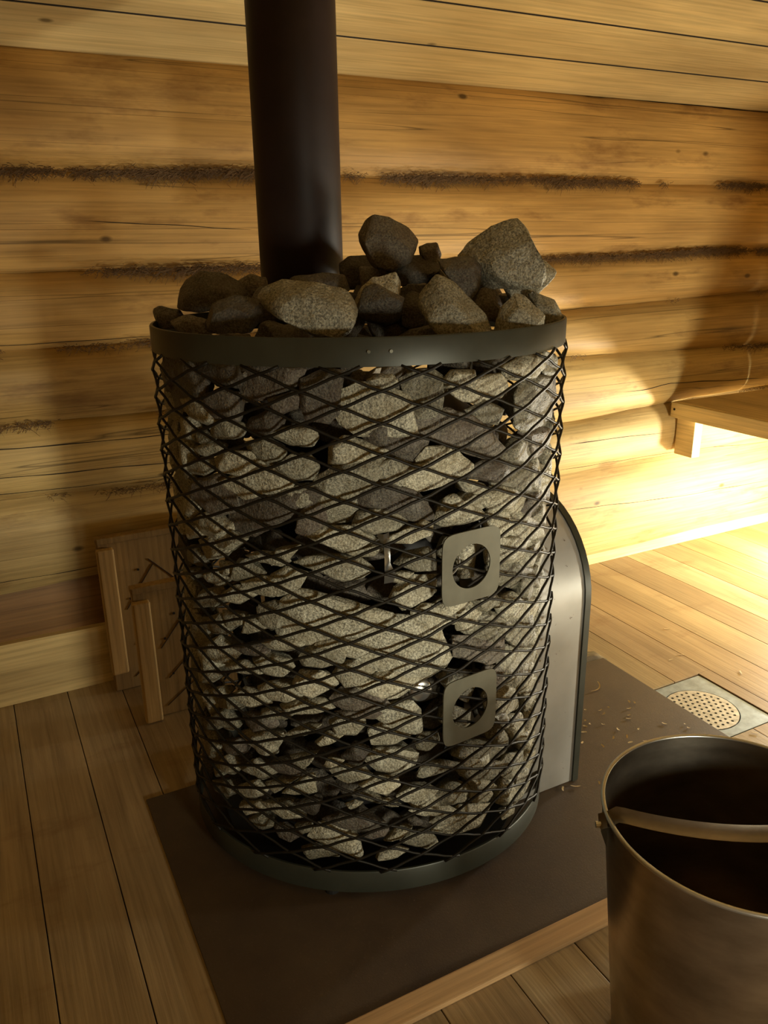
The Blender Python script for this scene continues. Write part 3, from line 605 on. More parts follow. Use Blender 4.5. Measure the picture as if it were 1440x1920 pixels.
# ------------------------------------------------------------------ stones
FACE_STONES = [[[-131.7,0.85],[-125.7,0.862],[-120.9,0.858],[-122.0,0.841],[-123.6,0.819],[-122.7,0.81],[-125.2,0.799],[-130.7,0.801],[-132.0,0.816]],[[-141.9,0.825],[-135.6,0.834],[-132.1,0.827],[-134.3,0.814],[-139.0,0.806],[-142.1,0.81]],[[-123.2,0.818],[-120.2,0.835],[-115.8,0.844],[-109.0,0.841],[-103.1,0.825],[-101.1,0.807],[-99.6,0.782],[-101.6,0.773],[-109.1,0.79],[-116.1,0.781],[-120.4,0.794]],[[-116.0,0.779],[-112.0,0.791],[-107.5,0.792],[-102.0,0.773],[-97.4,0.769],[-97.9,0.754],[-100.5,0.735],[-104.6,0.744],[-110.1,0.758]],[[-104.0,0.848],[-101.5,0.857],[-95.9,0.858],[-92.8,0.849],[-92.9,0.81],[-95.3,0.801],[-99.5,0.8],[-102.0,0.818]],[[-113.9,0.851],[-111.0,0.858],[-107.1,0.857],[-105.6,0.847],[-109.1,0.838],[-112.5,0.841]],[[-91.4,0.843],[-88.8,0.856],[-82.5,0.854],[-81.3,0.841],[-85.9,0.831],[-90.9,0.835]],[[-89.7,0.831],[-81.8,0.842],[-74.3,0.846],[-70.6,0.826],[-72.6,0.812],[-79.8,0.808],[-86.3,0.819]],[[-99.6,0.797],[-97.6,0.801],[-90.1,0.803],[-82.7,0.791],[-78.3,0.773],[-71.9,0.739],[-76.6,0.727],[-84.3,0.751],[-92.2,0.761],[-98.6,0.779]],[[-104.9,0.698],[-103.8,0.718],[-100.7,0.728],[-94.9,0.735],[-88.9,0.745],[-83.8,0.721],[-84.1,0.713],[-91.5,0.702],[-100.2,0.693]],[[-100.2,0.738],[-97.1,0.757],[-90.1,0.754],[-89.5,0.743],[-95.5,0.734]],[[-124.8,0.763],[-120.6,0.773],[-115.6,0.767],[-108.7,0.754],[-111.8,0.742],[-122.3,0.734],[-125.3,0.737]],[[-129.0,0.715],[-122.8,0.731],[-115.8,0.735],[-110.7,0.745],[-106.7,0.734],[-113.9,0.712],[-115.5,0.689],[-120.2,0.657],[-125.9,0.652],[-128.8,0.675]],[[-111.6,0.733],[-106.6,0.742],[-102.0,0.731],[-103.5,0.711],[-105.1,0.702],[-110.2,0.71]],[[-116.8,0.696],[-112.8,0.711],[-108.7,0.71],[-101.0,0.694],[-97.8,0.679],[-95.6,0.654],[-100.5,0.651],[-106.7,0.664],[-114.9,0.677]],[[-118.6,0.649],[-116.7,0.666],[-111.6,0.671],[-105.4,0.661],[-102.8,0.652],[-106.5,0.64],[-112.7,0.636]],[[-108.7,0.628],[-103.4,0.64],[-98.6,0.647],[-95.9,0.642],[-96.4,0.628],[-101.9,0.62],[-106.6,0.62]],[[-133.2,0.631],[-127.8,0.644],[-119.1,0.644],[-116.1,0.633],[-113.0,0.627],[-117.2,0.614],[-122.4,0.61],[-128.0,0.619]],[[-121.3,0.61],[-115.6,0.618],[-109.9,0.622],[-109.4,0.611],[-113.6,0.601],[-117.8,0.6]],[[-136.1,0.639],[-135.3,0.661],[-131.4,0.686],[-127.9,0.676],[-127.0,0.655],[-131.9,0.631],[-135.6,0.634]],[[-136.8,0.586],[-132.3,0.596],[-124.4,0.601],[-118.2,0.598],[-114.3,0.582],[-117.8,0.57],[-122.5,0.567],[-127.7,0.575]],[[-143.1,0.604],[-135.3,0.616],[-139.4,0.592],[-145.2,0.58]],[[-145.5,0.563],[-139.6,0.578],[-134.1,0.572],[-136.6,0.548],[-142.3,0.536],[-145.8,0.536]],[[-106.1,0.586],[-102.6,0.601],[-96.6,0.606],[-94.4,0.596],[-94.3,0.573],[-99.9,0.574]],[[-108.0,0.574],[-104.8,0.577],[-101.1,0.571],[-104.9,0.559],[-108.1,0.56]],[[-106.3,0.55],[-100.8,0.564],[-94.2,0.557],[-94.1,0.534],[-99.7,0.52],[-104.1,0.517],[-107.4,0.533]],[[-93.6,0.643],[-90.8,0.674],[-88.0,0.68],[-78.0,0.646],[-83.7,0.641],[-90.8,0.64]],[[-87.4,0.706],[-78.8,0.691],[-76.0,0.678],[-81.2,0.677],[-84.9,0.686]],[[-84.2,0.71],[-79.4,0.722],[-72.0,0.721],[-68.8,0.707],[-68.6,0.685],[-76.6,0.693],[-82.4,0.703]],[[-142.8,0.778],[-135.8,0.787],[-130.2,0.786],[-129.3,0.773],[-130.9,0.763],[-137.1,0.761],[-141.3,0.768]],[[-141.3,0.731],[-136.3,0.748],[-131.2,0.746],[-129.3,0.731],[-130.9,0.715],[-135.6,0.712],[-138.7,0.721]],[[-142.3,0.693],[-136.8,0.703],[-132.6,0.707],[-129.3,0.7],[-130.7,0.681],[-134.0,0.67],[-137.6,0.679]],[[-143.2,0.475],[-139.5,0.499],[-140.3,0.522],[-135.1,0.542],[-126.0,0.533],[-115.4,0.516],[-109.1,0.505],[-111.3,0.492],[-115.6,0.484],[-121.0,0.478],[-132.0,0.461],[-136.5,0.459],[-141.0,0.465]],[[-120.4,0.481],[-113.9,0.489],[-110.1,0.5],[-103.0,0.494],[-94.6,0.476],[-93.3,0.447],[-90.3,0.426],[-91.5,0.411],[-98.5,0.4],[-104.8,0.407],[-112.0,0.42],[-117.4,0.427],[-111.9,0.453],[-117.2,0.466]],[[-118.4,0.398],[-114.0,0.406],[-108.5,0.414],[-101.8,0.404],[-98.9,0.392],[-102.9,0.386],[-106.3,0.369],[-111.9,0.365],[-117.4,0.385]],[[-126.3,0.411],[-124.0,0.43],[-119.6,0.433],[-114.2,0.417],[-117.6,0.399],[-122.6,0.395]],[[-126.7,0.371],[-123.8,0.387],[-117.8,0.384],[-112.3,0.377],[-110.1,0.36],[-116.8,0.349],[-122.4,0.35],[-125.7,0.359]],[[-136.3,0.439],[-134.2,0.452],[-127.5,0.458],[-123.2,0.449],[-124.4,0.434],[-130.0,0.423],[-135.6,0.424]],[[-131.9,0.458],[-125.7,0.475],[-119.3,0.469],[-114.0,0.453],[-119.4,0.442],[-123.7,0.454]],[[-139.8,0.39],[-137.3,0.407],[-131.0,0.411],[-125.5,0.397],[-127.8,0.384],[-133.6,0.371],[-138.1,0.379]],[[-149.8,0.45],[-144.7,0.464],[-137.7,0.464],[-135.5,0.456],[-141.4,0.44],[-147.4,0.44]],[[-154.0,0.416],[-148.6,0.432],[-141.4,0.427],[-140.3,0.415],[-143.5,0.4],[-149.0,0.4]],[[-152.9,0.367],[-147.5,0.383],[-142.0,0.383],[-138.0,0.367],[-142.9,0.353],[-149.2,0.352]],[[-144.3,0.347],[-138.1,0.362],[-131.2,0.364],[-127.4,0.353],[-133.7,0.342],[-141.4,0.337]],[[-152.1,0.328],[-146.7,0.34],[-141.3,0.332],[-143.9,0.319],[-149.7,0.315]],[[-128.5,0.326],[-124.5,0.34],[-117.8,0.34],[-117.3,0.321],[-120.2,0.308],[-125.8,0.31]],[[-133.5,0.289],[-129.3,0.308],[-124.2,0.306],[-127.7,0.292],[-131.8,0.284]],[[-115.5,0.312],[-110.4,0.323],[-103.5,0.309],[-103.0,0.299],[-107.6,0.286],[-114.4,0.289]],[[-117.1,0.263],[-112.8,0.278],[-106.5,0.275],[-100.7,0.264],[-101.9,0.238],[-108.3,0.24],[-112.9,0.245]],[[-114.0,0.338],[-109.4,0.356],[-102.1,0.357],[-99.2,0.342],[-99.2,0.303],[-103.2,0.307],[-107.8,0.326]],[[-128.6,0.24],[-125.1,0.251],[-118.3,0.248],[-115.5,0.231],[-117.2,0.225],[-123.0,0.216],[-127.0,0.223]],[[-118.6,0.216],[-113.3,0.228],[-107.5,0.229],[-106.4,0.208],[-110.5,0.193],[-114.6,0.202]],[[-121.2,0.207],[-115.4,0.203],[-112.0,0.188],[-114.3,0.184],[-118.9,0.193]],[[-151.2,0.229],[-146.4,0.246],[-140.7,0.25],[-137.8,0.236],[-140.4,0.223],[-146.7,0.218]],[[-142.3,0.254],[-133.2,0.27],[-135.1,0.254],[-138.2,0.241]],[[-151.6,0.195],[-146.8,0.205],[-139.7,0.219],[-144.2,0.2],[-148.4,0.181]],[[-157.6,0.276],[-151.7,0.289],[-145.2,0.292],[-148.9,0.253],[-152.3,0.247],[-157.9,0.258]],[[-146.2,0.183],[-138.9,0.22],[-134.6,0.231],[-134.3,0.197],[-140.5,0.184]],[[-141.6,0.168],[-135.2,0.185],[-133.2,0.18],[-133.6,0.162],[-135.6,0.149]],[[-154.5,0.147],[-147.4,0.16],[-139.9,0.149],[-138.7,0.144],[-146.5,0.129]],[[-150.8,0.11],[-146.6,0.119],[-140.3,0.109],[-143.0,0.094],[-147.6,0.098]],[[-136.7,0.107],[-132.7,0.135],[-126.8,0.135],[-121.0,0.115],[-119.6,0.086],[-121.1,0.079],[-129.5,0.091]],[[-139.6,0.08],[-135.1,0.095],[-127.9,0.082],[-127.9,0.071],[-136.6,0.066]],[[-131.2,0.144],[-125.7,0.158],[-119.9,0.162],[-112.3,0.143],[-117.7,0.13],[-125.9,0.133]],[[-141.9,0.124],[-136.2,0.134],[-136.3,0.123],[-139.5,0.109]],[[-118.3,0.121],[-114.1,0.135],[-110.0,0.131],[-110.6,0.119],[-116.0,0.114]],[[-111.1,0.105],[-106.9,0.124],[-102.0,0.127],[-105.7,0.112],[-109.3,0.102]],[[-105.7,0.095],[-101.4,0.113],[-95.8,0.113],[-93.2,0.087],[-97.1,0.082]],[[-114.0,0.073],[-112.8,0.087],[-106.8,0.091],[-103.1,0.08],[-106.8,0.071],[-113.4,0.069]],[[-106.6,0.189],[-102.5,0.202],[-93.3,0.192],[-95.2,0.177],[-103.7,0.179]],[[-103.1,0.144],[-100.7,0.147],[-98.2,0.135],[-98.8,0.129],[-101.9,0.134]],[[-93.0,0.17],[-89.8,0.187],[-82.4,0.181],[-78.7,0.166],[-82.2,0.148],[-89.7,0.155]],[[-100.3,0.281],[-98.0,0.296],[-93.1,0.293],[-92.5,0.279],[-96.1,0.267],[-99.7,0.271]],[[-99.4,0.223],[-98.2,0.239],[-89.5,0.238],[-84.9,0.227],[-90.7,0.223]],[[-85.1,0.224],[-81.0,0.23],[-73.6,0.221],[-73.4,0.199],[-78.7,0.197],[-83.0,0.209]],[[-112.5,0.186],[-109.5,0.188],[-106.0,0.175],[-108.4,0.171],[-111.3,0.175]],[[-101.7,0.159],[-98.0,0.165],[-89.1,0.149],[-86.4,0.137],[-92.3,0.14],[-98.0,0.144]],[[-94.2,0.126],[-89.7,0.137],[-80.7,0.123],[-75.3,0.099],[-82.8,0.102],[-89.6,0.108]],[[-123.9,0.18],[-120.9,0.188],[-118.1,0.184],[-120.4,0.174],[-122.8,0.173]],[[-131.1,0.247],[-129.2,0.265],[-124.6,0.26],[-128.1,0.25]],[[-143.6,0.295],[-136.7,0.317],[-132.1,0.318],[-136.3,0.302],[-140.0,0.294]],[[-125.1,0.265],[-120.5,0.289],[-116.0,0.279],[-117.2,0.259],[-121.8,0.253]],[[-82.5,0.442],[-77.2,0.462],[-71.2,0.453],[-70.9,0.424],[-76.9,0.421]],[[-80.4,0.189],[-73.5,0.174],[-68.2,0.145],[-74.0,0.139],[-78.8,0.161]],[[-194.4,0.835],[-171.2,0.86],[-165.2,0.839],[-170.5,0.794],[-188.6,0.787]],[[-170.7,0.868],[-153.7,0.868],[-150.5,0.851],[-152.9,0.839],[-157.4,0.839],[-165.2,0.853]],[[-164.8,0.821],[-158.6,0.832],[-152.8,0.827],[-153.4,0.791],[-159.7,0.781],[-164.3,0.797]],[[-177.3,0.806],[-167.7,0.814],[-160.1,0.788],[-159.9,0.78],[-166.2,0.778],[-174.4,0.79]],[[-151.7,0.848],[-147.8,0.866],[-133.8,0.868],[-132.8,0.863],[-134.8,0.844],[-141.6,0.828],[-149.4,0.821]],[[-188.3,0.765],[-174.0,0.783],[-170.0,0.766],[-172.0,0.751],[-185.2,0.737]],[[-164.6,0.772],[-157.5,0.791],[-151.8,0.782],[-152.4,0.769],[-158.1,0.761],[-163.6,0.762]],[[-176.0,0.748],[-167.7,0.768],[-163.0,0.759],[-165.6,0.75],[-174.4,0.744]],[[-172.8,0.735],[-164.6,0.753],[-159.6,0.75],[-160.3,0.742],[-166.4,0.731]],[[-194.0,0.696],[-188.2,0.711],[-181.9,0.704],[-194.3,0.676]],[[-177.8,0.705],[-168.9,0.726],[-163.2,0.72],[-169.7,0.698],[-176.2,0.696]],[[-163.2,0.728],[-157.8,0.743],[-149.9,0.746],[-145.3,0.734],[-147.6,0.72],[-153.3,0.713],[-160.5,0.716]],[[-151.2,0.76],[-143.9,0.769],[-139.1,0.753],[-138.4,0.737],[-144.5,0.731],[-150.5,0.748]],[[-149.7,0.794],[-142.5,0.808],[-139.3,0.798],[-140.4,0.778],[-145.7,0.768],[-149.9,0.78]],[[-158.6,0.7],[-153.8,0.714],[-148.0,0.726],[-142.6,0.73],[-136.9,0.716],[-137.9,0.703],[-144.0,0.694],[-151.5,0.68],[-156.4,0.685]],[[-178.0,0.667],[-172.0,0.688],[-161.1,0.705],[-156.4,0.673],[-157.8,0.656],[-165.0,0.643],[-176.8,0.651]],[[-192.6,0.632],[-177.2,0.66],[-172.7,0.639],[-179.0,0.621],[-187.7,0.621]],[[-158.6,0.625],[-157.2,0.661],[-152.9,0.675],[-145.3,0.688],[-135.9,0.682],[-129.2,0.7],[-127.7,0.688],[-135.3,0.666],[-144.1,0.642],[-149.9,0.625]],[[-180.6,0.613],[-169.0,0.642],[-160.4,0.633],[-159.6,0.619],[-165.9,0.604],[-175.0,0.601]],[[-182.7,0.604],[-174.6,0.611],[-171.1,0.601],[-181.3,0.58]],[[-175.8,0.584],[-168.8,0.6],[-160.3,0.591],[-162.9,0.577],[-169.8,0.566]],[[-190.7,0.552],[-179.3,0.571],[-172.4,0.556],[-178.6,0.539],[-187.4,0.534]],[[-165.2,0.605],[-157.9,0.622],[-153.3,0.615],[-157.3,0.6],[-160.1,0.591],[-164.3,0.595]],[[-153.7,0.587],[-148.3,0.599],[-142.8,0.599],[-139.7,0.589],[-142.1,0.581],[-148.5,0.583]],[[-158.8,0.545],[-156.7,0.575],[-153.5,0.581],[-147.9,0.565],[-151.3,0.556],[-156.6,0.546]],[[-165.4,0.566],[-158.9,0.57],[-158.1,0.555],[-162.4,0.547]],[[-172.4,0.535],[-164.8,0.556],[-161.4,0.542],[-165.5,0.525],[-170.3,0.524]],[[-194.3,0.501],[-180.1,0.532],[-178.6,0.517],[-188.4,0.491]],[[-165.2,0.513],[-158.7,0.535],[-154.4,0.539],[-151.1,0.53],[-157.7,0.507],[-162.8,0.507]],[[-186.8,0.459],[-176.8,0.498],[-166.7,0.518],[-165.7,0.505],[-170.5,0.484],[-180.4,0.466]],[[-155.1,0.544],[-147.0,0.561],[-139.8,0.555],[-138.1,0.549],[-145.5,0.531],[-151.3,0.532]],[[-150.7,0.508],[-145.7,0.519],[-141.2,0.516],[-142.1,0.483],[-147.3,0.476],[-151.0,0.489]],[[-156.9,0.459],[-155.3,0.487],[-151.6,0.487],[-147.2,0.478],[-155.1,0.458]],[[-179.6,0.442],[-166.7,0.475],[-161.9,0.463],[-164.8,0.446],[-172.3,0.435],[-177.7,0.436]],[[-165.9,0.483],[-156.3,0.488],[-155.4,0.477],[-161.4,0.461]],[[-179.4,0.399],[-169.5,0.428],[-160.6,0.417],[-164.8,0.392],[-169.7,0.387],[-175.6,0.392]],[[-161.4,0.428],[-153.3,0.444],[-148.4,0.436],[-150.5,0.424],[-156.9,0.419]],[[-165.7,0.388],[-158.0,0.408],[-150.7,0.396],[-157.3,0.385],[-162.0,0.384]],[[-190.3,0.316],[-176.0,0.365],[-170.3,0.36],[-176.5,0.331],[-186.0,0.312]],[[-163.2,0.337],[-158.0,0.359],[-151.5,0.357],[-149.6,0.344],[-156.2,0.329],[-160.8,0.331]],[[-174.3,0.324],[-168.9,0.342],[-165.7,0.336],[-171.2,0.316]],[[-177.7,0.29],[-165.1,0.333],[-159.1,0.324],[-163.0,0.309],[-175.9,0.284]],[[-176.3,0.27],[-168.8,0.298],[-162.3,0.283],[-166.7,0.264],[-173.0,0.261]],[[-186.2,0.227],[-175.8,0.267],[-173.8,0.25],[-179.3,0.23]],[[-160.3,0.307],[-150.1,0.326],[-147.3,0.304],[-155.0,0.282],[-159.5,0.287]],[[-165.2,0.256],[-155.0,0.285],[-148.4,0.269],[-149.1,0.25],[-153.9,0.244],[-159.0,0.25]],[[-162.4,0.2],[-155.9,0.23],[-148.5,0.215],[-154.2,0.194],[-160.0,0.196]],[[-175.5,0.183],[-169.6,0.208],[-163.6,0.199],[-169.0,0.171],[-174.1,0.167]],[[-185.1,0.139],[-175.2,0.178],[-171.2,0.171],[-176.2,0.147]],[[-170.7,0.234],[-164.0,0.251],[-160.9,0.235],[-166.7,0.214],[-170.5,0.218]],[[-164.4,0.161],[-156.4,0.187],[-152.1,0.177],[-158.3,0.147],[-163.4,0.144]],[[-165.2,0.124],[-156.7,0.145],[-154.1,0.132],[-160.7,0.113]],[[-161.9,0.102],[-155.4,0.124],[-151.1,0.109],[-155.9,0.091]],[[-182.4,0.116],[-170.9,0.154],[-166.6,0.143],[-173.8,0.109],[-180.2,0.105]],[[-69.8,0.854],[-60.4,0.868],[-45.5,0.859],[-48.0,0.839],[-59.8,0.829],[-67.9,0.837]],[[-47.5,0.862],[-36.2,0.849],[-36.2,0.82],[-45.6,0.818]],[[-65.3,0.81],[-60.0,0.831],[-45.6,0.817],[-36.2,0.77],[-36.1,0.732],[-56.8,0.746],[-64.7,0.768]],[[-38.5,0.796],[-36.4,0.784],[-36.4,0.743],[-36.1,0.733]],[[-84.0,0.801],[-78.3,0.81],[-72.0,0.795],[-74.0,0.776],[-80.1,0.783]],[[-71.2,0.72],[-64.0,0.743],[-46.5,0.73],[-48.7,0.707],[-58.9,0.704],[-67.5,0.712]],[[-60.4,0.75],[-51.1,0.749],[-36.2,0.736],[-36.2,0.693],[-52.1,0.701]],[[-73.2,0.707],[-64.9,0.716],[-55.9,0.701],[-47.5,0.662],[-49.2,0.641],[-62.6,0.654],[-71.8,0.68]],[[-93.5,0.643],[-91.8,0.663],[-86.4,0.667],[-79.6,0.653],[-78.1,0.641],[-84.4,0.635],[-90.8,0.636]],[[-87.7,0.671],[-83.1,0.68],[-77.1,0.669],[-74.8,0.653],[-80.0,0.65]],[[-77.1,0.669],[-69.3,0.675],[-57.7,0.65],[-44.7,0.615],[-43.7,0.596],[-60.5,0.621],[-73.7,0.648]],[[-74.9,0.644],[-68.4,0.641],[-66.2,0.602],[-71.6,0.598],[-75.2,0.622]],[[-67.8,0.627],[-57.4,0.62],[-43.8,0.579],[-38.7,0.544],[-60.0,0.574],[-67.5,0.604]],[[-74.3,0.598],[-64.4,0.588],[-50.7,0.561],[-44.2,0.518],[-59.0,0.535],[-72.9,0.559]],[[-73.3,0.551],[-62.4,0.546],[-47.8,0.515],[-43.7,0.468],[-61.7,0.496],[-70.7,0.524]],[[-80.5,0.517],[-74.0,0.521],[-69.7,0.494],[-74.8,0.483],[-79.7,0.494]],[[-71.1,0.49],[-61.6,0.491],[-47.7,0.455],[-52.5,0.435],[-66.9,0.455]],[[-83.3,0.459],[-82.4,0.482],[-73.7,0.479],[-65.9,0.454],[-64.1,0.422],[-70.8,0.423],[-79.0,0.444]],[[-87.8,0.5],[-81.9,0.504],[-77.2,0.483],[-80.7,0.464],[-85.8,0.464]],[[-65.3,0.42],[-64.2,0.446],[-52.2,0.432],[-44.2,0.369],[-56.6,0.38]],[[-86.3,0.422],[-86.0,0.451],[-79.9,0.445],[-68.0,0.421],[-66.2,0.383],[-72.7,0.389],[-81.8,0.419]],[[-67.4,0.377],[-63.3,0.398],[-47.0,0.357],[-48.3,0.319],[-60.7,0.32],[-68.5,0.354]],[[-74.3,0.381],[-69.3,0.378],[-66.2,0.335],[-70.2,0.331],[-73.8,0.349]],[[-73.0,0.329],[-65.2,0.335],[-55.6,0.3],[-54.9,0.265],[-64.5,0.28],[-72.8,0.305]],[[-55.9,0.321],[-42.6,0.296],[-42.2,0.246],[-50.8,0.251]],[[-72.6,0.294],[-65.9,0.286],[-61.4,0.247],[-68.9,0.259]],[[-65.4,0.269],[-56.1,0.258],[-49.4,0.205],[-59.2,0.217]],[[-101.4,0.507],[-98.0,0.52],[-90.7,0.509],[-88.8,0.488],[-94.3,0.473],[-97.9,0.483]],[[-95.0,0.508],[-87.6,0.521],[-79.6,0.5],[-80.5,0.483],[-85.5,0.473],[-92.2,0.485]],[[-70.9,0.246],[-67.9,0.261],[-59.8,0.222],[-61.3,0.208],[-68.9,0.223]],[[-86.3,0.244],[-81.0,0.253],[-71.6,0.241],[-63.7,0.207],[-65.6,0.193],[-78.6,0.214]],[[-66.6,0.181],[-62.2,0.19],[-43.5,0.14],[-41.4,0.098],[-57.8,0.131],[-64.9,0.159]],[[-65.8,0.115],[-63.0,0.142],[-52.1,0.114],[-51.4,0.078],[-60.6,0.085],[-65.7,0.103]],[[-65.3,0.084],[-57.9,0.083],[-59.3,0.066],[-64.5,0.066]],[[-54.5,0.206],[-39.6,0.209],[-38.0,0.148],[-48.5,0.162]],[[-86.7,0.226],[-78.4,0.221],[-67.6,0.19],[-70.7,0.17],[-78.1,0.177],[-83.8,0.205]],[[-79.4,0.162],[-75.9,0.174],[-70.1,0.14],[-71.8,0.125],[-78.0,0.134]],[[-90.3,0.585],[-87.2,0.609],[-80.4,0.607],[-76.2,0.591],[-83.3,0.59],[-88.4,0.579]],[[-83.6,0.589],[-77.1,0.591],[-76.1,0.537],[-81.8,0.54]],[[-89.7,0.377],[-85.4,0.384],[-78.0,0.372],[-76.2,0.344],[-78.8,0.325],[-85.3,0.348]],[[-89.1,0.3],[-85.1,0.32],[-77.5,0.301],[-75.7,0.275],[-82.8,0.274]],[[-94.4,0.113],[-84.2,0.137],[-71.8,0.116],[-76.6,0.091],[-85.7,0.086],[-92.0,0.103]],[[-102.4,0.172],[-97.6,0.183],[-90.7,0.174],[-91.7,0.153],[-99.5,0.155]],[[-126.3,0.345],[-122.7,0.352],[-115.8,0.352],[-110.5,0.343],[-114.1,0.332],[-121.9,0.335]],[[-112.5,0.861],[-111.7,0.868],[-110.2,0.868],[-110.7,0.861]]]
TOP_STONES = [[0.02,[[0.002,1.037],[0.012,1.057],[0.025,1.063],[0.05,1.06],[0.079,1.046],[0.094,1.025],[0.092,1.013],[0.083,0.993],[0.058,0.985],[0.023,0.986],[0.014,1.01],[0.004,1.023]]],[0.06,[[0.098,1.015],[0.111,1.021],[0.129,1.022],[0.136,1.002],[0.131,0.983],[0.103,0.984]]],[-0.02,[[0.158,1.001],[0.173,1.02],[0.205,1.043],[0.244,1.053],[0.255,1.043],[0.271,0.999],[0.277,0.971],[0.262,0.954],[0.224,0.958],[0.195,0.952],[0.174,0.981]]],[0.0,[[0.273,0.991],[0.294,0.992],[0.314,0.976],[0.283,0.943],[0.266,0.95]]],[-0.05,[[0.123,0.996],[0.154,1.001],[0.178,1.0],[0.188,0.985],[0.186,0.954],[0.175,0.942],[0.155,0.951],[0.138,0.971],[0.128,0.982]]],[-0.17,[[0.088,0.935],[0.091,0.955],[0.113,0.979],[0.136,0.968],[0.159,0.943],[0.181,0.924],[0.19,0.904],[0.144,0.895],[0.114,0.896],[0.099,0.922]]],[-0.15,[[0.198,0.901],[0.207,0.933],[0.225,0.952],[0.24,0.948],[0.252,0.933],[0.267,0.921],[0.267,0.906],[0.242,0.901],[0.219,0.898]]],[-0.04,[[0.264,0.943],[0.276,0.946],[0.306,0.933],[0.319,0.911],[0.321,0.898],[0.291,0.894],[0.283,0.912],[0.273,0.924]]],[-0.1,[[-0.008,0.931],[0.008,0.959],[0.024,0.974],[0.056,0.98],[0.063,0.966],[0.059,0.939],[0.039,0.927],[0.015,0.915],[-0.001,0.919]]],[0.03,[[0.062,0.943],[0.079,0.962],[0.098,0.959],[0.091,0.939],[0.071,0.936]]],[-0.21,[[-0.132,0.953],[-0.122,0.967],[-0.096,0.977],[-0.047,0.973],[-0.011,0.962],[0.001,0.936],[-0.009,0.92],[-0.027,0.904],[-0.057,0.907],[-0.089,0.92],[-0.12,0.938]]],[-0.16,[[-0.215,0.92],[-0.202,0.944],[-0.171,0.954],[-0.136,0.946],[-0.134,0.927],[-0.144,0.912],[-0.205,0.904],[-0.216,0.909]]],[0.0,[[-0.285,0.957],[-0.278,0.97],[-0.247,0.984],[-0.214,0.978],[-0.189,0.965],[-0.182,0.947],[-0.209,0.931],[-0.261,0.923],[-0.291,0.928]]],[0.0,[[-0.332,0.926],[-0.32,0.931],[-0.289,0.925],[-0.278,0.906],[-0.297,0.894],[-0.326,0.899]]],[0.06,[[-0.209,0.961],[-0.181,0.976],[-0.155,0.97],[-0.152,0.944],[-0.166,0.932],[-0.202,0.935]]],[0.1,[[-0.036,0.989],[-0.018,1.003],[0.014,1.001],[0.024,0.975],[0.013,0.951],[-0.024,0.947],[-0.034,0.967]]],[0.05,[[0.023,0.989],[0.067,1.001],[0.111,1.0],[0.135,0.983],[0.111,0.957],[0.067,0.957],[0.032,0.971]]],[-0.06,[[0.17,0.937],[0.19,0.955],[0.211,0.95],[0.221,0.925],[0.208,0.905],[0.191,0.911]]],[-0.09,[[0.059,0.939],[0.079,0.954],[0.103,0.942],[0.103,0.911],[0.079,0.899],[0.059,0.911]]],[-0.12,[[-0.276,0.917],[-0.25,0.928],[-0.222,0.918],[-0.22,0.9],[-0.261,0.899]]],[0.0,[[0.227,0.963],[0.257,0.971],[0.281,0.954],[0.273,0.936],[0.241,0.932]]],[-0.08,[[-0.1,0.975],[-0.056,0.981],[-0.02,0.978],[-0.012,0.955],[-0.057,0.953],[-0.096,0.958]]],[-0.08,[[0.015,0.911],[0.059,0.915],[0.096,0.902],[0.104,0.886],[0.022,0.884]]]]
TOP_LABELS = ['topmost dark stone of the heap, just right of the flue pipe', 'small black stone tip behind, right of the topmost stone', 'tall pointed stone with a grey face, high on the right of the heap',
 'small pointed stone sticking out behind the tall pointed stone', 'brown grey stone between the topmost and the tall pointed stone', 'large grey slab leaning at the front, right of the middle of the band',
 'pale grey stone at the front right, resting behind the band', 'grey stone at the far right edge of the heap, above the band end', 'grey stone with a dark top, right of the long front stone',
 'small stone in the gap above the large front slab, left of it', 'long flat stone at the front, below the flue pipe', 'dark brown stone left of the long front stone',
 'dark rounded stone highest on the left of the heap', 'small black stone at the far left end of the band', 'black stone touching the flue pipe on its left side',
 'dark stone touching the flue pipe on its right side', 'dark stone directly below the topmost stone', 'dark stone below the tall pointed stone',
 'dark stone behind the large front slab', 'low black stone at the front left behind the band', 'dark stone under the tall pointed stone, behind the pale one',
 'black stone behind the long front stone at the foot of the flue', 'black stone in the dark hollow between long front stone and front slab']
TOP_DARK = {0, 1, 4, 11, 12, 13, 14, 15, 16, 17, 18, 19, 21, 22}
TOP_FRONT = {2: (.22, -.12), 10: (.1, -.2), 8: (.08, -.2)}
THROUGH = {175: 'grey stone seen at the top of the hole in the upper cover plate', 176: 'grey stone at the right side of the hole in the upper cover plate', 177: 'grey stone filling the top of the hole in the lower cover plate', 178: 'dark stone under the lower cover plate hole'}

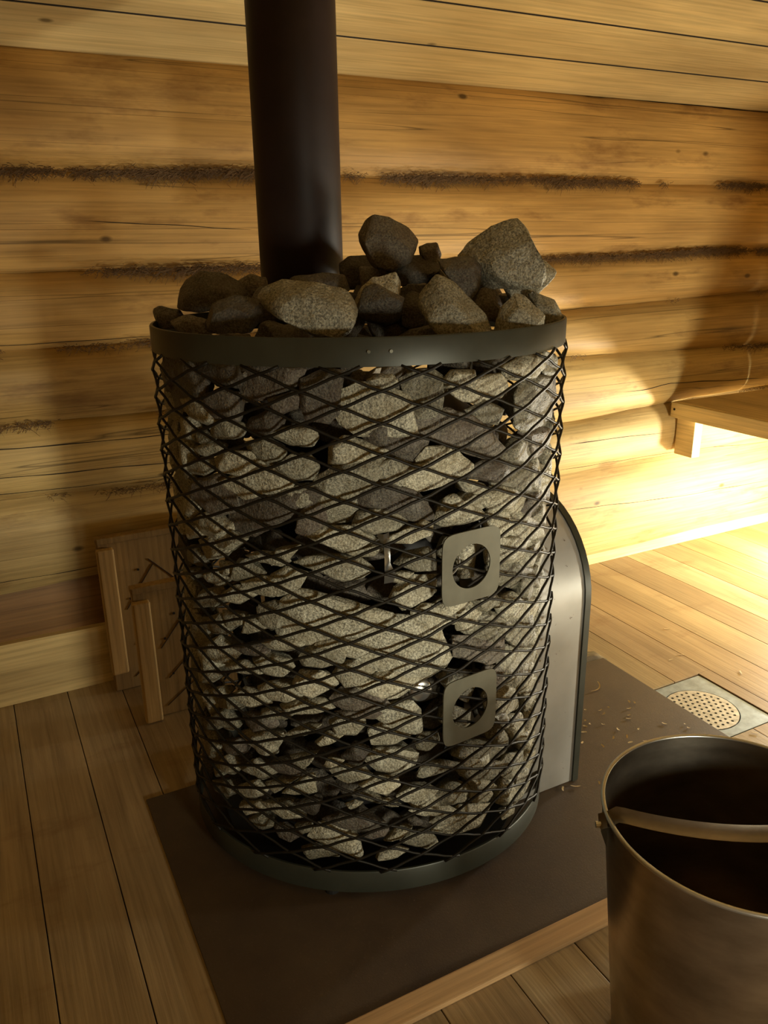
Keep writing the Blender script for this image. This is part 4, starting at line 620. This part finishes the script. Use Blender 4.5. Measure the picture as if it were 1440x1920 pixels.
def finish_stone(pts, mat, name='sauna_stone', seed=0, detail=1):
    c = sum(pts, Vector()) / len(pts)
    bm = bmesh.new(); size0 = max((p - c).length for p in pts)
    for p in pts: bm.verts.new(p - c)
    bmesh.ops.remove_doubles(bm, verts=bm.verts, dist=size0 * .08)
    res = bmesh.ops.convex_hull(bm, input=bm.verts)
    junk = [g for g in res['geom_interior'] + res['geom_unused'] if isinstance(g, bmesh.types.BMVert)]
    if junk: bmesh.ops.delete(bm, geom=list(set(junk)), context='VERTS')
    bmesh.ops.remove_doubles(bm, verts=bm.verts, dist=.0015)
    size = max((v.co.length for v in bm.verts), default=.02)
    bmesh.ops.bevel(bm, geom=bm.edges[:], offset=min(.0018, size * .045), segments=1, affect='EDGES', profile=.5, clamp_overlap=True)
    bmesh.ops.triangulate(bm, faces=bm.faces[:])
    for it in range(3):
        es = [e for e in bm.edges if e.calc_length() > .012]
        if not es: break
        bmesh.ops.subdivide_edges(bm, edges=es, cuts=1); bmesh.ops.triangulate(bm, faces=bm.faces[:])
    bm.normal_update(); o3 = Vector((seed * 3.17, seed * 1.3, 0))
    for v in bm.verts:
        v.co += v.normal * (.0026 * noise.noise(v.co * 34 + o3) + .0011 * noise.noise(v.co * 120 + o3))
    bmesh.ops.recalc_face_normals(bm, faces=bm.faces)
    o = link(name, bm, mat, None, 32); o.location = c; return o

rs = random.Random(11)
faces = []
def centre(poly): return sum(p[0] for p in poly) / len(poly), sum(p[1] for p in poly) / len(poly)
PALE = FACE_STONES.pop(); EDGE0 = len(FACE_STONES)
cs = [centre(p) for p in FACE_STONES]
for th, zz0, zz1 in ((-203, .09, .86), (-192, .12, .86), (-181, .10, .86), (-52, .10, .84), (-44, .12, .55), (-44, .60, .86), (-35, .63, .86)):
    z = zz0
    while z < zz1:
        if all(abs(th - a) > 7.5 or abs(z - b_) > .030 for a, b_ in cs):
            cs.append((th, z)); n_ = rs.choice((6, 7)); ph = rs.uniform(0, 6)
            FACE_STONES.append([[th + rs.uniform(5.5, 8) * math.cos(ph + 6.283 * q / n_), min(.866, z + rs.uniform(.024, .034) * math.sin(ph + 6.283 * q / n_))] for q in range(n_)])
            z += .05
        else: z += .012
FACE_STONES.append(PALE)
for idx, poly in enumerate(FACE_STONES):
    n = len(poly); ct = sum(p[0] for p in poly) / n; cz = sum(p[1] for p in poly) / n
    P0 = [ell(t) for t, z in poly]; wdt = max((a - b_).length for a in P0 for b_ in P0); hgt = max(p[1] for p in poly) - min(p[1] for p in poly)
    size = math.sqrt(max(wdt, .015) * max(hgt, .012)); faces.append((idx, ct, cz, wdt, hgt, size))
    R0 = .30; pts = []
    through = idx in THROUGH
    kf = .972 if not through else .90
    cut = rs.uniform(.004, .012)
    for t, z in poly:                            # widest outline, a little behind the mesh
        d = min(cut + rs.uniform(0, .010), size * .45); pts.append(ell(ct + (t - ct) * 1.2, kf - d / R0) + Vector((0, 0, min(.868, max(.064, cz + (z - cz) * 1.2)))))
    a0 = rs.uniform(-.25, .25); b0 = rs.uniform(-.3, .15)
    tx, tz = rs.uniform(-1, 1) * .35, rs.uniform(-.45, .25)
    for t, z in poly:                            # front face, shifted and shrunk to leave bevelled flanks
        s = rs.uniform(.62, .95); tt, zz = ct + (t - ct) * s + a0 * wdt * 30, cz + (z - cz) * s - b0 * hgt * .35
        pts.append(ell(tt, kf - (rs.uniform(0, .002) + max(0, tx * (t - ct) / 60 * R0 * 1.0 + tz * (z - cz) + .22 * size * (abs(tx) + abs(tz)) * .5)) / R0) + Vector((0, 0, zz)))
    dep = min(.046, size * rs.uniform(.65, .9))
    for t, z in poly:
        s = rs.uniform(.45, .75); pts.append(ell(ct + (t - ct) * s, kf - dep / R0) + Vector((0, 0, cz + (z - cz) * s + rs.uniform(-.1, .1) * hgt)))
    dark = rs.random() < .13 or (cz > .80 and ct < -125) or idx in (19, 14, 133)  # upper left stones also get the darker colour, as painted shade
    mat = M['stone_pale'] if idx == len(FACE_STONES) - 1 else (M['stone_dark'] if dark else M['stone'])
    o = finish_stone(pts, mat, 'sauna_stone', idx)
    faces[-1] += (o, dark)

ORD = ['first', 'second', 'third', 'fourth', 'fifth', 'sixth', 'seventh', 'eighth', 'ninth', 'tenth', 'eleventh', 'twelfth', 'thirteenth', 'fourteenth', 'fifteenth', 'sixteenth', 'seventeenth', 'eighteenth', 'nineteenth', 'twentieth', 'twenty-first', 'twenty-second', 'twenty-third', 'twenty-fourth']
NL = 12; lay = {}
for f in faces:
    L = min(NL - 1, max(0, int((.872 - f[2]) / ((.872 - .062) / NL)))); lay.setdefault(L, []).append(f)
for L, fs in lay.items():
    fs.sort(key=lambda f: f[1])
    for i, (idx, ct, cz, wd, hg, sz, o, dark) in enumerate(fs):
        big = 'large' if sz > .062 else ('small' if sz < .032 else 'medium')
        shp = 'flat' if wd > hg * 1.9 else ('tall' if hg > wd * 1.25 else 'blocky')
        where = 'in the top layer behind the mesh' if L == 0 else ('in the bottom layer behind the mesh' if L == NL - 1 else 'in the %s mesh layer down' % ORD[L])
        pos = 'leftmost' if i == 0 else ('rightmost' if i == len(fs) - 1 else '%s from left' % ORD[i])
        o['label'] = '%s %s %s stone, %s %s' % (big, shp, 'dark' if dark else 'grey', pos, where)
        if idx in THROUGH: o['label'] = THROUGH[idx]
        if idx == len(FACE_STONES) - 1: o['label'] = 'tiny pale white stone just under the rivets of the top band'
        o['category'] = 'stone'; o['group'] = 'stones packed behind the wire mesh'

# deeper stones that show as dark shapes in the gaps
deep = []
for row in range(13):
    for c_ in range(17):
        th = -196 + c_ * 21.2 + (10 if row % 2 else 0) + rs.uniform(-3, 3); z = .09 + row * .062 + rs.uniform(-.008, .008)
        if -38 < th < 38 and z < .62: continue
        ctr = ell(th, .70) + Vector((0, 0, z)); pts = []
        u = ell(th).normalized(); v = Vector((-u.y, u.x, 0))
        for q in range(16):
            d = Vector((rs.gauss(0, 1), rs.gauss(0, 1), rs.gauss(0, 1))).normalized()
            pts.append(ctr + u * d.x * .020 + v * d.y * rs.uniform(.046, .056) + Vector((0, 0, d.z * rs.uniform(.027, .034))))
        deep.append((-u.dot(Vector((-.43, -.9, 0)).normalized()) + abs(z - .5) * .3, pts))
deep.sort(key=lambda q: q[0])
deep_bm = bmesh.new(); N_OTHER = 23 + 42
for k, (q, pts) in enumerate(deep):
    o = finish_stone(pts, M['stone_dark'], 'sauna_stone', 500 + k)
    if k < 300 - 3 - N_OTHER - len(FACE_STONES): tag(o, 'dark stone deep inside the basket, behind the front stones', 'stone', 'deep stones inside the basket')
    else:
        o.data.transform(Matrix.Translation(o.location)); deep_bm.from_mesh(o.data); bpy.data.objects.remove(o)
rest = link('deep_stones', deep_bm, M['stone_dark'], None, 32)
tag(rest, 'dark stones filling the hidden inside and back of the basket', 'stones', kind='stuff')

# stones heaped on top
YAW = .4744; VR = Vector((math.cos(YAW), -math.sin(YAW), 0)); VF = Vector((math.sin(YAW), math.cos(YAW), 0))
for idx, (off, poly) in enumerate(TOP_STONES):
    n = len(poly); cx = sum(p[0] for p in poly) / n; cz = sum(p[1] for p in poly) / n
    wd = max(p[0] for p in poly) - min(p[0] for p in poly); hg = max(p[1] for p in poly) - min(p[1] for p in poly); sz = math.sqrt(wd * hg); pts = []
    for x, z in [(cx + (x - cx) * 1.05, cz + (z - cz) * 1.05) for x, z in poly]: pts.append(VR * x + VF * (off + rs.uniform(-.12, .12) * sz) + Vector((0, 0, z)))
    fx, fz = TOP_FRONT.get(idx, (0, -.18))
    for x, z in poly:
        s = rs.uniform(.6, .85); pts.append(VR * (cx + (x - cx) * s + fx * wd) + VF * (off - sz * rs.uniform(.30, .42)) + Vector((0, 0, cz + (z - cz) * s + fz * hg)))
    for x, z in poly:
        s = rs.uniform(.5, .75); pts.append(VR * (cx + (x - cx) * s) + VF * (off + sz * rs.uniform(.35, .5)) + Vector((0, 0, cz + (z - cz) * s * .9)))
    o = finish_stone(pts, M['stone_dark'] if idx in TOP_DARK else M['stone'], 'sauna_stone', 300 + idx)
    tag(o, TOP_LABELS[idx], 'stone', 'stones heaped on top of the stove')
for q in range(26):                              # low stones filling the basket mouth
    a, rr = (q * 2 * math.pi / 17, .80) if q < 17 else (q * 2.4, .48 if q % 2 else .2)
    c_ = ell(math.degrees(a), rr) + Vector((0, 0, .852 + .02 * (q % 2) + (.01 if q >= 17 else 0)))
    if (c_.xy - Vector((-.0053, .2269))).length < .115: continue
    pts = []
    for s in range(16):
        d = Vector((rs.gauss(0, 1), rs.gauss(0, 1), rs.gauss(0, 1))).normalized(); pts.append(c_ + Vector((d.x * .045, d.y * .045, d.z * .032)))
    tag(finish_stone(pts, M['stone_dark'], 'sauna_stone', 700 + q), 'dark stone lying low inside the top band, under the heap', 'stone', 'low stones inside the top band')

for q in range(16):
    a = q * 2.4; rr = .055 + .03 * (q % 5); c_ = Vector((.02 + rr * math.cos(a), -.03 + rr * math.sin(a), rs.uniform(.905, .945)))
    if q < 6: c_ = VR * (.11, .19, .255, .03, .15, .215)[q] + VF * (.06, .05, .04, .07, .0, .09)[q] + Vector((0, 0, (.955, .935, .915, .965, .93, .925)[q]))
    if (c_.xy - Vector((-.0053, .2269))).length < .125: continue
    pts = []
    for s in range(16):
        d = Vector((rs.gauss(0, 1), rs.gauss(0, 1), rs.gauss(0, 1))).normalized(); pts.append(c_ + Vector((d.x * .042, d.y * .042, d.z * .034)))
    tag(finish_stone(pts, M['stone_dark'], 'sauna_stone', 800 + q), 'dark stone inside the heap, between the upper and lower stones', 'stone', 'stones inside the heap')

# ------------------------------------------------------------------ wooden panels leaning by the wall
def panel(name_loc, wd, ht, bat_z0, bat_z1, label, seed):
    e = tag(empty('leaning_board', name_loc), label, 'wooden board')
    bm = bmesh.new(); box(bm, 0, wd, 0, .018, .001, ht, .003)
    for v in bm.verts: v.co.y += .0015 * noise.noise(v.co * 12 + Vector((seed, 0, 0)))
    pn = link('panel_board', bm, M['panel'], e)
    bm = bmesh.new(); box(bm, -.004, .034, -.020, -.0005, bat_z0, bat_z1, .004); link('side_batten', bm, M['batten'], e)
    bm = bmesh.new(); box(bm, -.002, wd, -.006, .020, ht + .0005, ht + .016, .004); link('top_cap', bm, M['panel'], e)
    for x, z in ((.085, .80), (.06, .62), (.07, .33), (.15, .7), (.16, .25)):
        bm = bmesh.new(); tube(bm, [Vector((x, -.0015, z * ht)), Vector((x, .0005, z * ht))], .0028, 8); link('nail_head', bm, M['core'], e)
    for (xa, za, xb, zb) in ((.05, .55, .12, .82), (.06, .30, .13, .50), (.11, .86, .20, .60), (.05, .08, .14, .28)):
        bm = bmesh.new(); tube(bm, [Vector((xa, -.0006, za * ht)), Vector(((xa + xb) / 2, -.0006, (za + zb) / 2 * ht + .002)), Vector((xb, -.0006, zb * ht))], .0009, 5); link('scored_line', bm, M['shade_marks'], e)
    return e
panel((-.382, .612, 0), .34, .380, .055, .372, 'taller dark wooden board standing at the log wall left of the stove', 1)
panel((-.342, .452, 0), .33, .312, .002, .297, 'shorter wooden board with a pale side batten, close beside the stove', 2)

# ------------------------------------------------------------------ bucket
bk = tag(empty('bucket', (.148, -.693, 0)), 'brushed steel bucket with a flat bail handle, in front of the stove', 'bucket')
bm = bmesh.new(); RT, RB, H = .1545, .118, .38
prof = [(.001, .002), (RB - .004, .002), (RB, .006)] + [(RB + (RT - RB) * t / 12, .006 + (H - .006) * t / 12) for t in range(1, 13)]
prof += [(RT - .0016, H)] + [(RB - .0016 + (RT - RB) * t / 12, .006 + (H - .006) * t / 12) for t in range(11, 0, -1)] + [(RB - .005, .008), (.001, .008)]
lathe(bm, prof, 96); bmesh.ops.recalc_face_normals(bm, faces=bm.faces); link('body', bm, M['pail'], bk, 40)
bm = bmesh.new(); n = 96; cr = [Vector(((RT + .0012) * math.cos(2 * math.pi * k / n), (RT + .0012) * math.sin(2 * math.pi * k / n), H)) for k in range(n)]
prv = None; rings = []
for k, p in enumerate(cr):
    d = p.normalized(); d.z = 0; d.normalize()
    rings.append([bm.verts.new(p + d * .0028 * math.cos(a) + Vector((0, 0, .0028 * math.sin(a)))) for a in [2 * math.pi * s / 10 for s in range(10)]])
for k in range(n):
    a, b_ = rings[k], rings[(k + 1) % n]
    for s in range(10): bm.faces.new((a[s], a[(s + 1) % 10], b_[(s + 1) % 10], b_[s]))
bmesh.ops.recalc_face_normals(bm, faces=bm.faces); link('rolled_rim', bm, M['bright'], bk, 180)
E1 = Vector((.0100 - .148, -.6177 + .693, 0)).normalized()
for sgn in (1, -1):
    bm = bmesh.new(); n1 = E1 * sgn; t1 = Vector((-n1.y, n1.x, 0))
    a = [bm.verts.new(n1 * (RT + .003 + d) + t1 * s * .014 + Vector((0, 0, z))) for (s, d, z) in ((-1, 0, H + .001), (1, 0, H + .001), (1, -.001, H - .038), (-1, -.001, H - .038))]
    bm.faces.new(a); bmesh.ops.solidify(bm, geom=bm.faces[:], thickness=-.003)
    ear = link('handle_ear', bm, M['pail'], bk)
    bm = bmesh.new(); tube(bm, [n1 * (RT + .004) + Vector((0, 0, H - .016)), n1 * (RT + .013) + Vector((0, 0, H - .016))], .004, 10); link('pin', bm, M['bright'], ear)
# flat bail, folded low over the mouth
vdir = Vector((-.72, -.69, 0)).normalized(); vdir = (vdir - E1 * vdir.dot(E1)).normalized()
bm = bmesh.new(); rows = []; wv = .0095
for s in range(41):
    t = s / 40; a = math.pi * t; c_ = E1 * (RT + .009) * (1 - 2 * t) if True else 0
    bowv = math.sin(a) ** .7
    ctr = c_ + vdir * (.050 * bowv) + Vector((0, 0, H - .012 + .022 * min(1, math.sin(a) * 6) + .004 * bowv))
    wdir = (vdir * .72 + Vector((0, 0, .15)) - Vector((0, 0, .55))).normalized()
    nn = wdir.cross(E1).normalized()
    rows.append([bm.verts.new(ctr + wdir * wv * q + nn * (.003 * (1 - q * q))) for q in (-1, -.5, 0, .5, 1)])
for a, b_ in zip(rows, rows[1:]):
    for k in range(4): bm.faces.new((a[k], a[k + 1], b_[k + 1], b_[k]))
bmesh.ops.solidify(bm, geom=bm.faces[:], thickness=.0015); bmesh.ops.recalc_face_normals(bm, faces=bm.faces)
hd = link('bail_handle', bm, M['pail'], bk, 50)

# ------------------------------------------------------------------ wood shavings and crumbs on the hearth plate
def shaving(x, y, L, curl, label, z0=.0052, rot=None, group='wood shavings and crumbs around the stove'):
    bm = bmesh.new(); r_ = rs; a0 = rs.uniform(0, 6.28) if rot is None else rot; rows = []
    for s in range(13):
        t = s / 12 - .5; a = t * curl
        q = Vector((math.sin(a) / max(curl, .01) * L if curl > .05 else t * L, (1 - math.cos(a)) / max(curl, .01) * L if curl > .05 else 0, .0006 + .0015 * abs(t) * curl))
        w_ = .0016 * (1 - (2 * t) ** 4 * .6) * (1 + .3 * rs.random())
        rows.append([bm.verts.new(q + Vector((0, w_, 0))), bm.verts.new(q - Vector((0, w_, 0)) + Vector((0, 0, .0008)))])
    for a, b_ in zip(rows, rows[1:]): bm.faces.new((a[0], a[1], b_[1], b_[0]))
    bmesh.ops.solidify(bm, geom=bm.faces[:], thickness=.0006)
    o = link('wood_shaving', bm, M['shav']); o.location = (x, y, z0); o.rotation_euler = (0, 0, a0); tag(o, label, 'wood shaving', group); return o
shaving(.640, .060, .062, 1.9, 'longest curled pale wood shaving on the hearth plate behind the sleeve', rot=.5)
CR_ = [(.550, .004), (.578, -.014), (.575, -.029), (.621, -.060), (.520, -.045), (.610, -.070), (.699, -.159), (.703, -.145), (.559, -.119), (.550, -.138), (.506, -.046), (.489, -.062), (.665, -.122), (.530, -.109), (.603, -.013), (.661, -.019), (.669, -.028), (.52, -.03), (.545, -.06), (.56, -.09), (.60, -.11), (.64, -.04), (.46, -.09), (.49, -.12), (.44, -.2), (.40, -.21), (.58, -.15)]
for i, (x, y) in enumerate(CR_):
    shaving(x, y, rs.uniform(.005, .014), rs.uniform(.1, 1.2), 'tiny pale wood crumb lying on the hearth plate between stove and bucket')
for i, (x, y, lb) in enumerate([(1.019, .213, 'small wood chip on the floor boards, furthest behind the drain'), (.943, .090, 'small wood chip on the floor boards behind the drain'), (.900, .083, 'small wood chip on the floor boards nearest behind the drain'),
                              (.816, -.236, 'wood chip on the floor at the front edge of the drain'), (1.002, -.045, 'wood chip beside the right corner of the drain')]):
    shaving(x, y, .016, .3, lb, z0=.0008)
shaving(.352, -.196, .02, .6, 'pale wood chip at the foot of the sleeve edge'); shaving(.325, -.190, .014, .6, 'pale wood chip at the foot of the sleeve side')
